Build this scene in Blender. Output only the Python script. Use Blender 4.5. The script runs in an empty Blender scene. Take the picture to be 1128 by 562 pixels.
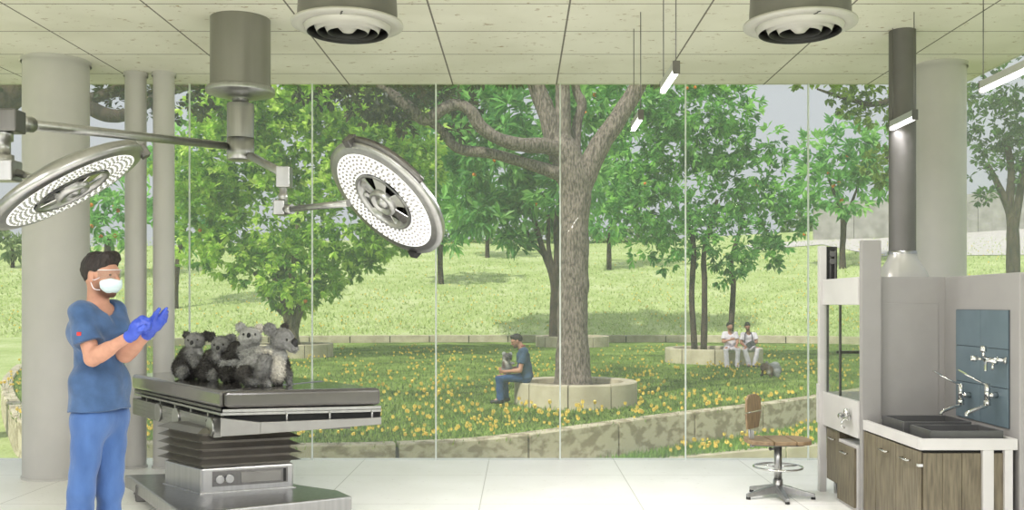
import bpy, math, random
import numpy as np
from mathutils import Vector, Matrix, noise as mnoise
random.seed(7); RNG = np.random.default_rng(7)
SC = bpy.context.scene
COL = SC.collection
PI = math.pi
F, VX, VY, EYE = 1050.0, 573.0, 335.0, 1.5
def S(px, py, Y): return Vector(((px-VX)/F*Y, Y, EYE-(py-VY)/F*Y))
def G(px, py, z=0.0): return S(px, py, F*(EYE-z)/(py-VY))
V = Vector
# ------------------------------------------------------------------ objects
def link(o, parent=None):
    COL.objects.link(o)
    if parent is not None: o.parent = parent
    return o
def tag(o, label=None, cat=None, group=None, kind=None):
    if label: o['label'] = label
    if cat: o['category'] = cat
    if group: o['group'] = group
    if kind: o['kind'] = kind
    return o
def empty(name, loc=(0,0,0), label=None, cat=None, group=None):
    o = bpy.data.objects.new(name, None); o.location = loc; o.empty_display_size = .1
    return tag(link(o), label, cat, group)
def copy_tree(o, parent=None, loc=None):
    c = o.copy(); COL.objects.link(c); c.parent = parent
    if loc is not None: c.location = loc
    for ch in o.children: copy_tree(ch, c)
    return c
class MB:
    """collects geometry for ONE mesh object"""
    def __init__(s): s.v = []; s.f = []; s.m = []; s.sm = []; s.mi = 0
    def add(s, vs, fs, smooth=False):
        b = len(s.v); s.v += [tuple(p) for p in vs]
        for f in fs: s.f.append(tuple(b+i for i in f)); s.m.append(s.mi); s.sm.append(smooth)
        return s
    def box(s, lo, hi, R=None, at=(0,0,0)):
        (a,b,c),(d,e,f) = lo, hi
        vs = [V(p) for p in ((a,b,c),(d,b,c),(d,e,c),(a,e,c),(a,b,f),(d,b,f),(d,e,f),(a,e,f))]
        if R is not None: vs = [R @ p for p in vs]
        at = V(at); vs = [p+at for p in vs]
        return s.add(vs, [(3,2,1,0),(4,5,6,7),(0,1,5,4),(1,2,6,5),(2,3,7,6),(3,0,4,7)])
    def prism(s, poly, z0, z1):
        n = len(poly); poly = [V((p[0],p[1],0)) for p in poly]
        ar = sum(poly[i].x*poly[(i+1)%n].y-poly[(i+1)%n].x*poly[i].y for i in range(n))
        if ar < 0: poly = poly[::-1]
        vs = [(p.x,p.y,z0) for p in poly]+[(p.x,p.y,z1) for p in poly]
        return s.add(vs, [tuple(range(n))[::-1], tuple(range(n,2*n))]+[(i,(i+1)%n,n+(i+1)%n,n+i) for i in range(n)])
    def cyl(s, a, b, ra, rb=None, n=20, cap=True, smooth=True):
        rb = ra if rb is None else rb
        return s.tube([a,b],[ra,rb],n,cap,smooth)
    def tube(s, pts, rad, n=12, cap=True, smooth=True, wob=0.0, closed=False, ws=3.0):
        pts = [V(p) for p in pts]; m = len(pts)
        if not hasattr(rad,'__len__'): rad = [rad]*m
        t0 = (pts[1]-pts[0]).normalized()
        u = t0.orthogonal().normalized(); vs = []
        for i,p in enumerate(pts):
            if closed: t = (pts[(i+1)%m]-pts[i-1]).normalized()
            else: t = (pts[min(i+1,m-1)]-pts[max(i-1,0)]).normalized()
            u = (u - t*u.dot(t)).normalized(); w = t.cross(u)
            for k in range(n):
                a = 2*PI*k/n; d = u*math.cos(a)+w*math.sin(a); r = rad[i]
                if wob: r *= 1+wob*mnoise.noise((p+d*rad[i])*ws)+wob*.5*mnoise.noise((p+d*rad[i])*ws*3.1)
                vs.append(p+d*r)
        fs = []
        for i in range(m if closed else m-1):
            j = (i+1)%m
            for k in range(n): fs.append((i*n+k, i*n+(k+1)%n, j*n+(k+1)%n, j*n+k))
        s.add(vs, fs, smooth)
        if cap and not closed:
            b = len(s.v)-m*n
            for f in (tuple(b+k for k in range(n))[::-1], tuple(b+(m-1)*n+k for k in range(n))):
                s.f.append(f); s.m.append(s.mi); s.sm.append(False)
        return s
    def lathe(s, prof, n=32, M=None, smooth=True, mats=None, closed=False):
        vs = []
        for r,z in prof:
            for k in range(n):
                a = 2*PI*k/n; p = V((r*math.cos(a), r*math.sin(a), z)); vs.append(M@p if M is not None else p)
        L = len(prof)
        for i in range(L if closed else L-1):
            j = (i+1)%L; m0 = s.mi
            if mats: s.mi = mats[i]
            if i == 0: b = len(s.v); s.v += [tuple(p) for p in vs]
            for k in range(n):
                s.f.append((b+i*n+k, b+i*n+(k+1)%n, b+j*n+(k+1)%n, b+j*n+k)); s.m.append(s.mi); s.sm.append(smooth)
            s.mi = m0
        return s
    def ball(s, c, r, n=12, M=None):
        c = V(c); r = V(r) if hasattr(r,'__len__') else V((r,r,r)); vs=[]; fs=[]; h=n//2
        for i in range(h+1):
            t = PI*i/h
            for k in range(n):
                a = 2*PI*k/n; p = V((r.x*math.sin(t)*math.cos(a), r.y*math.sin(t)*math.sin(a), r.z*math.cos(t)))
                vs.append(c+(M@p if M is not None else p))
        for i in range(h):
            for k in range(n): fs.append((i*n+k, (i+1)*n+k, (i+1)*n+(k+1)%n, i*n+(k+1)%n))
        return s.add(vs, fs, True)
    def build(s, name, mat, parent=None, bevel=0, seg=2, origin=None, clean=False):
        me = bpy.data.meshes.new(name)
        vs = s.v
        o = bpy.data.objects.new(name, me)
        if origin is not None:
            og = V(origin); vs = [(p[0]-og.x,p[1]-og.y,p[2]-og.z) for p in vs]; o.location = og
        me.from_pydata(vs, [], s.f)
        for m in (mat if isinstance(mat,(list,tuple)) else [mat]): me.materials.append(m)
        me.polygons.foreach_set('material_index', s.m); me.polygons.foreach_set('use_smooth', s.sm)
        me.update()
        if bevel:
            b = o.modifiers.new('edge','BEVEL'); b.width = bevel; b.segments = seg; b.limit_method='ANGLE'; b.angle_limit = math.radians(40)
        return link(o, parent)
def catmull(pts, n=6, closed=False):
    pts = [V(p) for p in pts]; m = len(pts); out = []
    for i in range(m if closed else m-1):
        if closed: p0,p1,p2,p3 = pts[i-1],pts[i],pts[(i+1)%m],pts[(i+2)%m]
        else: p0,p1,p2,p3 = pts[max(i-1,0)],pts[i],pts[i+1],pts[min(i+2,m-1)]
        for k in range(n):
            t = k/n
            out.append(.5*((2*p1)+(p2-p0)*t+(2*p0-5*p1+4*p2-p3)*t*t+(3*p1-p0-3*p2+p3)*t**3))
    if not closed: out.append(pts[-1])
    return out
def lerpl(vals, n):
    out = []
    for i in range(len(vals)-1): out += [vals[i]+(vals[i+1]-vals[i])*k/n for k in range(n)]
    return out+[vals[-1]]
def raw_mesh(name, verts, faces, mat, parent=None, cols=None, smooth=False):
    """verts (N,3) numpy, faces (M,k) numpy; cols (N,3) linear point colour"""
    me = bpy.data.meshes.new(name); k = faces.shape[1]; nf = len(faces)
    me.vertices.add(len(verts)); me.vertices.foreach_set('co', np.ascontiguousarray(verts,dtype=np.float32).ravel())
    me.loops.add(nf*k); me.loops.foreach_set('vertex_index', np.ascontiguousarray(faces,dtype=np.int32).ravel())
    me.polygons.add(nf); me.polygons.foreach_set('loop_start', np.arange(0,nf*k,k,dtype=np.int32))
    me.polygons.foreach_set('use_smooth', np.full(nf, smooth))
    me.update(calc_edges=True)
    if cols is not None:
        at = me.color_attributes.new('Col','FLOAT_COLOR','POINT')
        at.data.foreach_set('color', np.concatenate([cols,np.ones((len(cols),1))],1).astype(np.float32).ravel())
    me.materials.append(mat)
    o = bpy.data.objects.new(name, me)
    return link(o, parent)
# ------------------------------------------------------------------ materials
def srgb(r,g,b):
    f = lambda c: (c/255/12.92) if c/255<=.04045 else ((c/255+.055)/1.055)**2.4
    return (f(r),f(g),f(b))
def newmat(name):
    m = bpy.data.materials.new(name); m.use_nodes = True
    nt = m.node_tree; return m, nt, nt.nodes, nt.links, nt.nodes['Principled BSDF']
def ramp(N, stops):
    r = N.new('ShaderNodeValToRGB'); e = r.color_ramp.elements
    while len(e) < len(stops): e.new(.5)
    for el,(p,c) in zip(e, stops): el.position = p; el.color = (*c,1)
    return r
def mat(name, c, rough=.5, metal=0, c2=None, ns=20, stretch=(1,1,1), bump=0, bs=None, spec=.5, lo=.35, hi=.65, attr=False, sheen=0, coat=0):
    m,nt,N,L,B = newmat(name)
    B.inputs['Base Color'].default_value = (*c,1); B.inputs['Roughness'].default_value = rough; B.inputs['Metallic'].default_value = metal
    B.inputs['Specular IOR Level'].default_value = spec; B.inputs['Coat Weight'].default_value = coat
    if sheen: B.inputs['Sheen Weight'].default_value = sheen
    tc = N.new('ShaderNodeTexCoord'); mp = N.new('ShaderNodeMapping'); mp.inputs['Scale'].default_value = stretch
    L.new(tc.outputs['Object'], mp.inputs['Vector'])
    if c2 is not None or bump:
        nz = N.new('ShaderNodeTexNoise'); nz.inputs['Scale'].default_value = ns; nz.inputs['Detail'].default_value = 5
        L.new(mp.outputs[0], nz.inputs['Vector'])
    if c2 is not None:
        r = ramp(N, [(lo,c),(hi,c2)]); L.new(nz.outputs['Fac'], r.inputs[0]); out = r.outputs[0]
        L.new(out, B.inputs['Base Color'])
    if attr:
        a = N.new('ShaderNodeAttribute'); a.attribute_name = 'Col'; out = a.outputs['Color']
        if c2 is not None:
            mx = N.new('ShaderNodeMix'); mx.data_type='RGBA'; mx.blend_type='MULTIPLY'; mx.inputs[0].default_value = 1
            L.new(out, mx.inputs[6]); L.new(r.outputs[0], mx.inputs[7]); out = mx.outputs[2]
        L.new(out, B.inputs['Base Color'])
    if bump:
        bp = N.new('ShaderNodeBump'); bp.inputs['Strength'].default_value = bump; bp.inputs['Distance'].default_value = .02
        src = nz
        if bs:
            src = N.new('ShaderNodeTexNoise'); src.inputs['Scale'].default_value = bs; src.inputs['Detail'].default_value = 6
            L.new(mp.outputs[0], src.inputs['Vector'])
        L.new(src.outputs['Fac'], bp.inputs['Height']); L.new(bp.outputs[0], B.inputs['Normal'])
    return m
def emit(name, c, s):
    m,nt,N,L,B = newmat(name); B.inputs['Base Color'].default_value=(*c,1)
    B.inputs['Emission Color'].default_value=(*c,1); B.inputs['Emission Strength'].default_value = s; return m
def leafmat(name, trans=.35, rough=.45):
    m,nt,N,L,B = newmat(name); B.inputs['Roughness'].default_value = rough
    a = N.new('ShaderNodeAttribute'); a.attribute_name='Col'; L.new(a.outputs['Color'], B.inputs['Base Color'])
    t = N.new('ShaderNodeBsdfTranslucent'); hs = N.new('ShaderNodeHueSaturation'); hs.inputs['Value'].default_value = 1.5; hs.inputs['Saturation'].default_value = 1.05
    L.new(a.outputs['Color'], hs.inputs['Color']); L.new(hs.outputs[0], t.inputs['Color'])
    mx = N.new('ShaderNodeMixShader'); mx.inputs[0].default_value = trans
    L.new(B.outputs[0], mx.inputs[1]); L.new(t.outputs[0], mx.inputs[2]); L.new(mx.outputs[0], N['Material Output'].inputs[0]); return m
def slabmat(name, base, base2, fleck, joint, dx, dy, ox, oy, jw, rough, fs=9.0, spec=.5, fl=.1):
    """stone slabs with flecks and thin joints on a dx by dy grid"""
    m,nt,N,L,B = newmat(name); B.inputs['Roughness'].default_value = rough; B.inputs['Specular IOR Level'].default_value = spec
    tc = N.new('ShaderNodeTexCoord'); sep = N.new('ShaderNodeSeparateXYZ'); L.new(tc.outputs['Object'], sep.inputs[0])
    def lines(sock, d, o):
        a = N.new('ShaderNodeMath'); a.operation='SUBTRACT'; L.new(sock,a.inputs[0]); a.inputs[1].default_value=o-d/2
        b = N.new('ShaderNodeMath'); b.operation='FLOORED_MODULO'; L.new(a.outputs[0],b.inputs[0]); b.inputs[1].default_value=d
        c = N.new('ShaderNodeMath'); c.operation='SUBTRACT'; L.new(b.outputs[0],c.inputs[0]); c.inputs[1].default_value=d/2
        e = N.new('ShaderNodeMath'); e.operation='ABSOLUTE'; L.new(c.outputs[0],e.inputs[0])
        g = N.new('ShaderNodeMath'); g.operation='LESS_THAN'; L.new(e.outputs[0],g.inputs[0]); g.inputs[1].default_value=jw; return g.outputs[0]
    mx = N.new('ShaderNodeMath'); mx.operation='MAXIMUM'; L.new(lines(sep.outputs[0],dx,ox),mx.inputs[0]); L.new(lines(sep.outputs[1],dy,oy),mx.inputs[1])
    n1 = N.new('ShaderNodeTexNoise'); n1.inputs['Scale'].default_value=1.6; n1.inputs['Detail'].default_value=4; L.new(tc.outputs['Object'],n1.inputs['Vector'])
    r1 = ramp(N,[(.35,base),(.65,base2)]); L.new(n1.outputs['Fac'],r1.inputs[0])
    mp = N.new('ShaderNodeMapping'); mp.inputs['Scale'].default_value=(1,1.6,1); mp.inputs['Rotation'].default_value=(0,0,.5); L.new(tc.outputs['Object'],mp.inputs['Vector'])
    n2 = N.new('ShaderNodeTexNoise'); n2.inputs['Scale'].default_value=fs; n2.inputs['Detail'].default_value=3; n2.inputs['Roughness'].default_value=.75; L.new(mp.outputs[0],n2.inputs['Vector'])
    r2 = ramp(N,[(.62,(0,0,0)),(.70,(1,1,1))]); L.new(n2.outputs['Fac'],r2.inputs[0])
    sc = N.new('ShaderNodeMath'); sc.operation='MULTIPLY'; L.new(r2.outputs[0],sc.inputs[0]); sc.inputs[1].default_value=fl
    m1 = N.new('ShaderNodeMix'); m1.data_type='RGBA'; L.new(sc.outputs[0],m1.inputs[0]); L.new(r1.outputs[0],m1.inputs[6]); m1.inputs[7].default_value=(*fleck,1)
    m2 = N.new('ShaderNodeMix'); m2.data_type='RGBA'; L.new(mx.outputs[0],m2.inputs[0]); L.new(m1.outputs[2],m2.inputs[6]); m2.inputs[7].default_value=(*joint,1)
    L.new(m2.outputs[2],B.inputs['Base Color']); return m
def glassmat(name, tint=(.97,.98,.97), veil=.05, refl=.04):
    m,nt,N,L,B = newmat(name); N.remove(B)
    t = N.new('ShaderNodeBsdfTransparent'); t.inputs[0].default_value=(*tint,1)
    g = N.new('ShaderNodeBsdfGlossy'); g.inputs['Roughness'].default_value=.0
    d = N.new('ShaderNodeBsdfTranslucent'); d.inputs[0].default_value=(.92,.94,.95,1)
    lw = N.new('ShaderNodeLayerWeight'); lw.inputs['Blend'].default_value = .5
    pw = N.new('ShaderNodeMath'); pw.operation='POWER'; L.new(lw.outputs['Facing'],pw.inputs[0]); pw.inputs[1].default_value=4.5
    fr = N.new('ShaderNodeMath'); fr.operation='MULTIPLY_ADD'; L.new(pw.outputs[0],fr.inputs[0]); fr.inputs[1].default_value=.45; fr.inputs[2].default_value=refl*.03
    m1 = N.new('ShaderNodeMixShader'); m1.inputs[0].default_value=veil; L.new(t.outputs[0],m1.inputs[1]); L.new(d.outputs[0],m1.inputs[2])
    m2 = N.new('ShaderNodeMixShader'); L.new(fr.outputs[0],m2.inputs[0]); L.new(m1.outputs[0],m2.inputs[1]); L.new(g.outputs[0],m2.inputs[2])
    L.new(m2.outputs[0],N['Material Output'].inputs[0]); return m
STEEL = mat('brushed steel', (.45,.45,.445), .32, 1, (.39,.39,.385), 30, (1,1,.05))
STEELD = mat('dark steel', (.20,.195,.19), .38, 1, (.17,.165,.16), 30, (1,1,.05))
CHROME = mat('polished chrome', (.72,.72,.71), .12, 1, (.66,.66,.65), 10)
BLACK = mat('black recess', (.012,.012,.012), .6, 0, (.018,.018,.018), 20)
WHITE = mat('white lacquer', (.56,.545,.53), .4, 0, (.53,.515,.50), 6)
GREYL = mat('grey laminate', (.30,.29,.28), .5, 0, (.285,.275,.265), 6)
CREAM = mat('cream paint', (.54,.525,.51), .5, 0, (.51,.50,.485), 4)
WOOD = mat('grey oak veneer', srgb(120,111,91), .5, 0, srgb(90,82,66), 9, (6,6,.6), .05)
WOODS = mat('seat plywood', srgb(150,128,98), .5, 0, srgb(122,101,76), 12, (1,8,1), .05)
TILE = mat('slate blue tile', srgb(98,114,122), .4, 0, srgb(88,104,112), 5)
TILEJ = mat('dark grout', srgb(52,62,68), .8, 0, srgb(46,56,62), 20)
BASIN = mat('dark basin', (.13,.13,.13), .35, .4, (.11,.11,.11), 8)
VINYL = mat('charcoal vinyl', (.085,.078,.073), .22, 0, (.075,.069,.065), 7, spec=.5, coat=.9); VINYL.node_tree.nodes['Principled BSDF'].inputs['Coat IOR'].default_value=1.55; VINYL.node_tree.nodes['Principled BSDF'].inputs['Coat Roughness'].default_value=.12
LED = emit('lit led ring', (1,.99,.96), .62)
LAMP = emit('lit lamp diffuser', (1,.98,.95), 5.0)
CONC = mat('pale concrete', srgb(206,196,170), .85, 0, srgb(172,162,138), 2.5, bump=.25, bs=40, lo=.3, hi=.7)
CONCW = mat('weathered concrete', srgb(208,197,170), .85, 0, srgb(160,148,122), 5.0, (1,1,1.6), bump=.3, bs=30, lo=.46, hi=.58)
BARK = mat('rough bark', srgb(150,138,126), .9, 0, srgb(80,70,63), 34, (1,1,.28), bump=1.0, lo=.36, hi=.62)
BARKD = mat('dark bark', srgb(84,70,58), .9, 0, srgb(44,37,32), 14, (1,1,.25), bump=.8)
BARKL = mat('grey bark', srgb(136,126,102), .9, 0, srgb(84,78,62), 12, (1,1,.3), bump=.6)
SOIL = mat('dry soil', srgb(150,136,110), .95, 0, srgb(104,94,72), 8, bump=.5)
LEAF = leafmat('leaf',.48); GRASS = leafmat('grass blade', .3, .6)
FUR = mat('fur', (1,1,1), .85, 0, (.62,.62,.62), 45, attr=True, bump=.6, bs=110, spec=.15, lo=.3, hi=.7)
SKIN = mat('skin', (1,1,1), .5, 0, (.88,.86,.86), 30, attr=True, spec=.35)
SCRUB = mat('blue scrub cloth', srgb(60,90,132), .85, 0, srgb(48,76,114), 14, bump=.7, bs=9, sheen=.2)
SCRUBT = mat('lighter blue trousers cloth', srgb(70,104,160), .85, 0, srgb(56,88,140), 10, (1,1,.45), bump=.8, bs=9, sheen=.2)
DENIM = mat('denim blue cloth', srgb(48,84,130), .85, 0, srgb(36,64,104), 12, bump=.3, bs=9)
DENIMD = mat('slate blue cloth', srgb(62,88,112), .85, 0, srgb(48,70,92), 12, bump=.3, bs=9)
WHITEC = mat('white cloth', srgb(232,226,232), .85, 0, srgb(212,204,214), 12, bump=.3, bs=9)
HAIR = mat('dark brown hair', srgb(40,30,26), .6, 0, srgb(22,17,15), 60, (1,1,.3), bump=.7, bs=70)
GLOVE = mat('blue nitrile', srgb(58,84,190), .4, 0, srgb(46,70,168), 20, bump=.15, bs=60)
MASKM = mat('mask paper', srgb(206,222,224), .8, 0, srgb(190,208,212), 10, (1,1,8), bump=.2)
SHOE = mat('black leather', (.015,.014,.014), .5, 0, (.022,.02,.02), 15)
SHOEW = mat('white shoe', srgb(225,220,222), .6, 0, srgb(205,200,204), 15)
GLASS = glassmat('window glass',veil=.10)
LENS = glassmat('clear lens', (.96,.98,.98), .12, .06)
GLASSG = glassmat('green tinted glass', (.97,.985,.96), .025, .04)
NOSE = mat('nose leather', (.012,.012,.013), .4, 0, (.02,.02,.021), 30)
EYE_ = mat('dark eye', (.01,.008,.006), .1, 0, (.014,.011,.008), 30, spec=.8)
# ------------------------------------------------------------------ blended solids
def cap(a, b, ra, rb=None, c=None, clip=None, k=None, clip0=None): return dict(t='c', a=np.array(a,float), b=np.array(b,float), ra=ra, rb=ra if rb is None else rb, c=c, clip=clip, clip0=clip0, k=k)
def ell(ctr, r, c=None, M=None, k=None): return dict(t='e', a=np.array(ctr,float), r=np.array(r,float), M=None if M is None else np.array(M,float), c=c, k=k)
def frame(f, u):
    """3x3 with columns side, forward, up"""
    f = V(f).normalized(); u = V(u); u = (u-f*u.dot(f)).normalized(); s = f.cross(u)
    return Matrix((s,f,u)).transposed()
def pdist(p, X, Y, Z):
    if p['t']=='c':
        a,b = p['a'],p['b']; d = b-a; L2 = max(float(d@d),1e-12); x,y,z = X-a[0],Y-a[1],Z-a[2]
        t0 = (x*d[0]+y*d[1]+z*d[2])/L2; t = np.clip(t0,0,1)
        q = np.sqrt((x-d[0]*t)**2+(y-d[1]*t)**2+(z-d[2]*t)**2)-(p['ra']+(p['rb']-p['ra'])*t)
        L = math.sqrt(L2)
        if p.get('clip'): q = np.maximum(q,(t0-1)*L)
        if p.get('clip0'): q = np.maximum(q,-t0*L)
        return q
    x,y,z = X-p['a'][0],Y-p['a'][1],Z-p['a'][2]
    if p['M'] is not None:
        M = p['M']; x,y,z = x*M[0,0]+y*M[1,0]+z*M[2,0], x*M[0,1]+y*M[1,1]+z*M[2,1], x*M[0,2]+y*M[1,2]+z*M[2,2]
    r = p['r']; k0 = np.sqrt((x/r[0])**2+(y/r[1])**2+(z/r[2])**2); k1 = np.sqrt((x/r[0]**2)**2+(y/r[1]**2)**2+(z/r[2]**2)**2)
    return k0*(k0-1)/np.maximum(k1,1e-6)
def pbox(p):
    if p['t']=='c': r = max(p['ra'],p['rb']); return np.minimum(p['a'],p['b'])-r, np.maximum(p['a'],p['b'])+r
    r = p['r'].max() if p['M'] is not None else p['r']; return p['a']-r, p['a']+r
def surface_nets(Fd, org, h):
    s = Fd < 0; nx,ny,nz = Fd.shape; c = [(i,j,k) for i in (0,1) for j in (0,1) for k in (0,1)]
    cnt = np.zeros((nx-1,ny-1,nz-1),np.int8)
    for i,j,k in c: cnt += s[i:nx-1+i,j:ny-1+j,k:nz-1+k]
    act = np.argwhere((cnt>0)&(cnt<8)); idx = np.full(cnt.shape,-1,np.int64); idx[tuple(act.T)] = np.arange(len(act))
    P = np.zeros((len(act),3)); W = np.zeros(len(act))
    val = {q: Fd[act[:,0]+q[0],act[:,1]+q[1],act[:,2]+q[2]] for q in c}
    for a in c:
        for ax in range(3):
            if a[ax]: continue
            b = list(a); b[ax]=1; b=tuple(b); va,vb = val[a],val[b]; m = (va<0)!=(vb<0)
            t = np.where(m, va/np.where(m,va-vb,1), 0); q = np.tile(np.array(a,float),(len(act),1)); q[:,ax]+=t
            P += q*m[:,None]; W += m
    P = (P/W[:,None]+act)*h+org
    fs = []
    for ax in range(3):
        u,v = (ax+1)%3,(ax+2)%3
        lo = [slice(None)]*3; hi=[slice(None)]*3; lo[ax]=slice(0,-1); hi[ax]=slice(1,None)
        A,B = s[tuple(lo)],s[tuple(hi)]; e = np.argwhere(A!=B)
        e = e[(e[:,u]>0)&(e[:,v]>0)&(e[:,u]<Fd.shape[u]-1)&(e[:,v]<Fd.shape[v]-1)]
        def g(du,dv):
            q = e.copy(); q[:,u]-=du; q[:,v]-=dv; return idx[tuple(q.T)]
        quad = np.stack([g(1,1),g(0,1),g(0,0),g(1,0)],1); fl = ~A[tuple(e.T)]
        quad[fl] = quad[fl][:,::-1]; fs.append(quad)
    return P, np.concatenate(fs)
def solid(name, prims, m, parent=None, h=.01, k=.03, sub=(), planes=(), smooth=1, disp=0.0, dsc=30, eps_h=None):
    bx = [pbox(p) for p in prims]; pad = 3*h+k
    lo = np.min([b[0] for b in bx],0)-pad; hi = np.max([b[1] for b in bx],0)+pad
    n = np.ceil((hi-lo)/h).astype(int)+1; ax = [lo[i]+h*np.arange(n[i]) for i in range(3)]
    Fd = np.full(n, 1.0)
    for p,(bl,bh) in zip(prims,bx):
        i0 = np.maximum(((bl-pad-lo)/h).astype(int),0); i1 = np.minimum(((bh+pad-lo)/h).astype(int)+2,n)
        sl = tuple(slice(a,b) for a,b in zip(i0,i1))
        d = pdist(p, ax[0][sl[0]][:,None,None], ax[1][sl[1]][None,:,None], ax[2][sl[2]][None,None,:])
        kk = p['k'] or k; g = Fd[sl]; w = np.clip(.5+.5*(g-d)/kk,0,1); Fd[sl] = g*(1-w)+d*w-kk*w*(1-w)
    X,Y,Z = ax[0][:,None,None],ax[1][None,:,None],ax[2][None,None,:]
    for p in sub: Fd = np.maximum(Fd,-pdist(p,X,Y,Z))
    for q,nn in planes: Fd = np.maximum(Fd,(X-q[0])*nn[0]+(Y-q[1])*nn[1]+(Z-q[2])*nn[2])
    P,Q = surface_nets(Fd,lo,h)
    cols = None
    if any(p['c'] is not None for p in prims):
        D = np.stack([pdist(p,P[:,0],P[:,1],P[:,2]) for p in prims],1); Wt = np.exp(-np.clip(D-D.min(1,keepdims=True),0,.2)/.008)
        C = np.array([p['c'] if p['c'] is not None else (.5,.5,.5) for p in prims]); cols = (Wt@C)/Wt.sum(1,keepdims=True)
    org = P.mean(0); org[2] = P[:,2].min()
    for _ in range(smooth):
        acc = np.zeros_like(P); ct = np.zeros(len(P))
        for a in range(4):
            i,j = Q[:,a],Q[:,(a+1)%4]; np.add.at(acc,i,P[j]); np.add.at(ct,i,1); np.add.at(acc,j,P[i]); np.add.at(ct,j,1)
        P = .5*P+.5*acc/np.maximum(ct,1)[:,None]
    if disp:
        P = P+np.array([[mnoise.noise(V(p)*dsc),mnoise.noise(V(p)*dsc+V((9,3,1))),mnoise.noise(V(p)*dsc+V((2,7,5)))] for p in P])*disp
    o = raw_mesh(name, P, Q, m, parent, cols, True)
    return o, P, Q, cols
def spikes(name, P, Q, cols, n, L, w, m, parent, down=.5, short=None, var=.3):
    """short separate hairs over a surface"""
    a,b,c = P[Q[:,0]],P[Q[:,1]],P[Q[:,2]]; N = np.cross(b-a,c-a); ar = np.linalg.norm(N,axis=1); N /= ar[:,None]+1e-12
    pr = ar/ar.sum()
    f = RNG.choice(len(Q), n, p=pr); u = RNG.random((n,2)); p = P[Q[f,0]]*(1-u[:,:1])+P[Q[f,2]]*u[:,:1]*(1-u[:,1:])+P[Q[f,1]]*u[:,:1]*u[:,1:]
    d = N[f]*.75+np.array([0,0,-down])+RNG.normal(0,.35,(n,3)); d /= np.linalg.norm(d,axis=1)[:,None]
    s = np.cross(d,RNG.normal(0,1,(n,3))); s /= np.linalg.norm(s,axis=1)[:,None]
    ln = L*RNG.uniform(.6,1.3,(n,1)); p = p-N[f]*.002
    if short is not None: ln = ln*short(p)[:,None]
    vs = np.stack([p-s*w/2,p+s*w/2,p+d*ln],1).reshape(-1,3); fs = np.arange(3*n).reshape(-1,3)
    cc = cols[Q[f,0]]*RNG.uniform(1-var,1+var,(n,1)); cc = np.repeat(cc,3,0)
    return tag(raw_mesh(name, vs, fs, m, parent, cc), kind='stuff')
# ------------------------------------------------------------------ people
SK = srgb(188,140,118); SKD = srgb(176,128,106); BEARD = srgb(96,70,58); LIP = srgb(176,112,104)
def hand_prims(w, d, pn, c, gr=1.0, curl=.6, spread=.012, thumb=1, s=1.0):
    """w wrist, d finger direction, pn palm facing direction"""
    w = V(w); d = V(d).normalized(); pn = V(pn); pn = (pn-d*pn.dot(d)).normalized(); sd = d.cross(pn)*thumb
    pr = [cap(w, w+d*.03*s, .023*gr, .024*gr, c, k=.012)]
    for i,(o,l) in enumerate(((.030,.070),(.011,.080),(-.009,.075),(-.028,.060))):
        kn = w+d*.088*s+sd*o*s; pr.append(cap(w+d*.025*s+sd*o*.6*s, kn, .0135*gr, .011*gr, c, k=.012))
        p = kn; dd = d.copy(); l = l*s
        for j,(fr,a) in enumerate(((.45,.35),(.32,.8),(.23,.6))):
            dd = (Matrix.Rotation(-a*curl*(1+.1*i), 3, d.cross(pn)) @ dd)
            if dd.dot(pn) < -.01 and j == 0: dd = (Matrix.Rotation(2*a*curl*(1+.1*i), 3, d.cross(pn)) @ dd)
            q = p+dd*l*fr+sd*(o*spread*4)*fr; pr.append(cap(p, q, (.0098-.0008*j)*gr, (.0092-.0009*j)*gr, c, k=.005)); p = q
    t0 = w+d*.022*s+sd*.022*s; t1 = t0+(d*.6+sd*.75+pn*.2).normalized()*.042*s; t2 = t1+(d*.85+sd*.3+pn*.35).normalized()*.032*s; t3 = t2+(d*.9+pn*.4).normalized()*.026*s
    pr += [cap(t0,t1,.015*gr,.012*gr,c,k=.01), cap(t1,t2,.0115*gr,.0105*gr,c,k=.005), cap(t2,t3,.0105*gr,.009*gr,c,k=.005)]
    return pr
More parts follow.
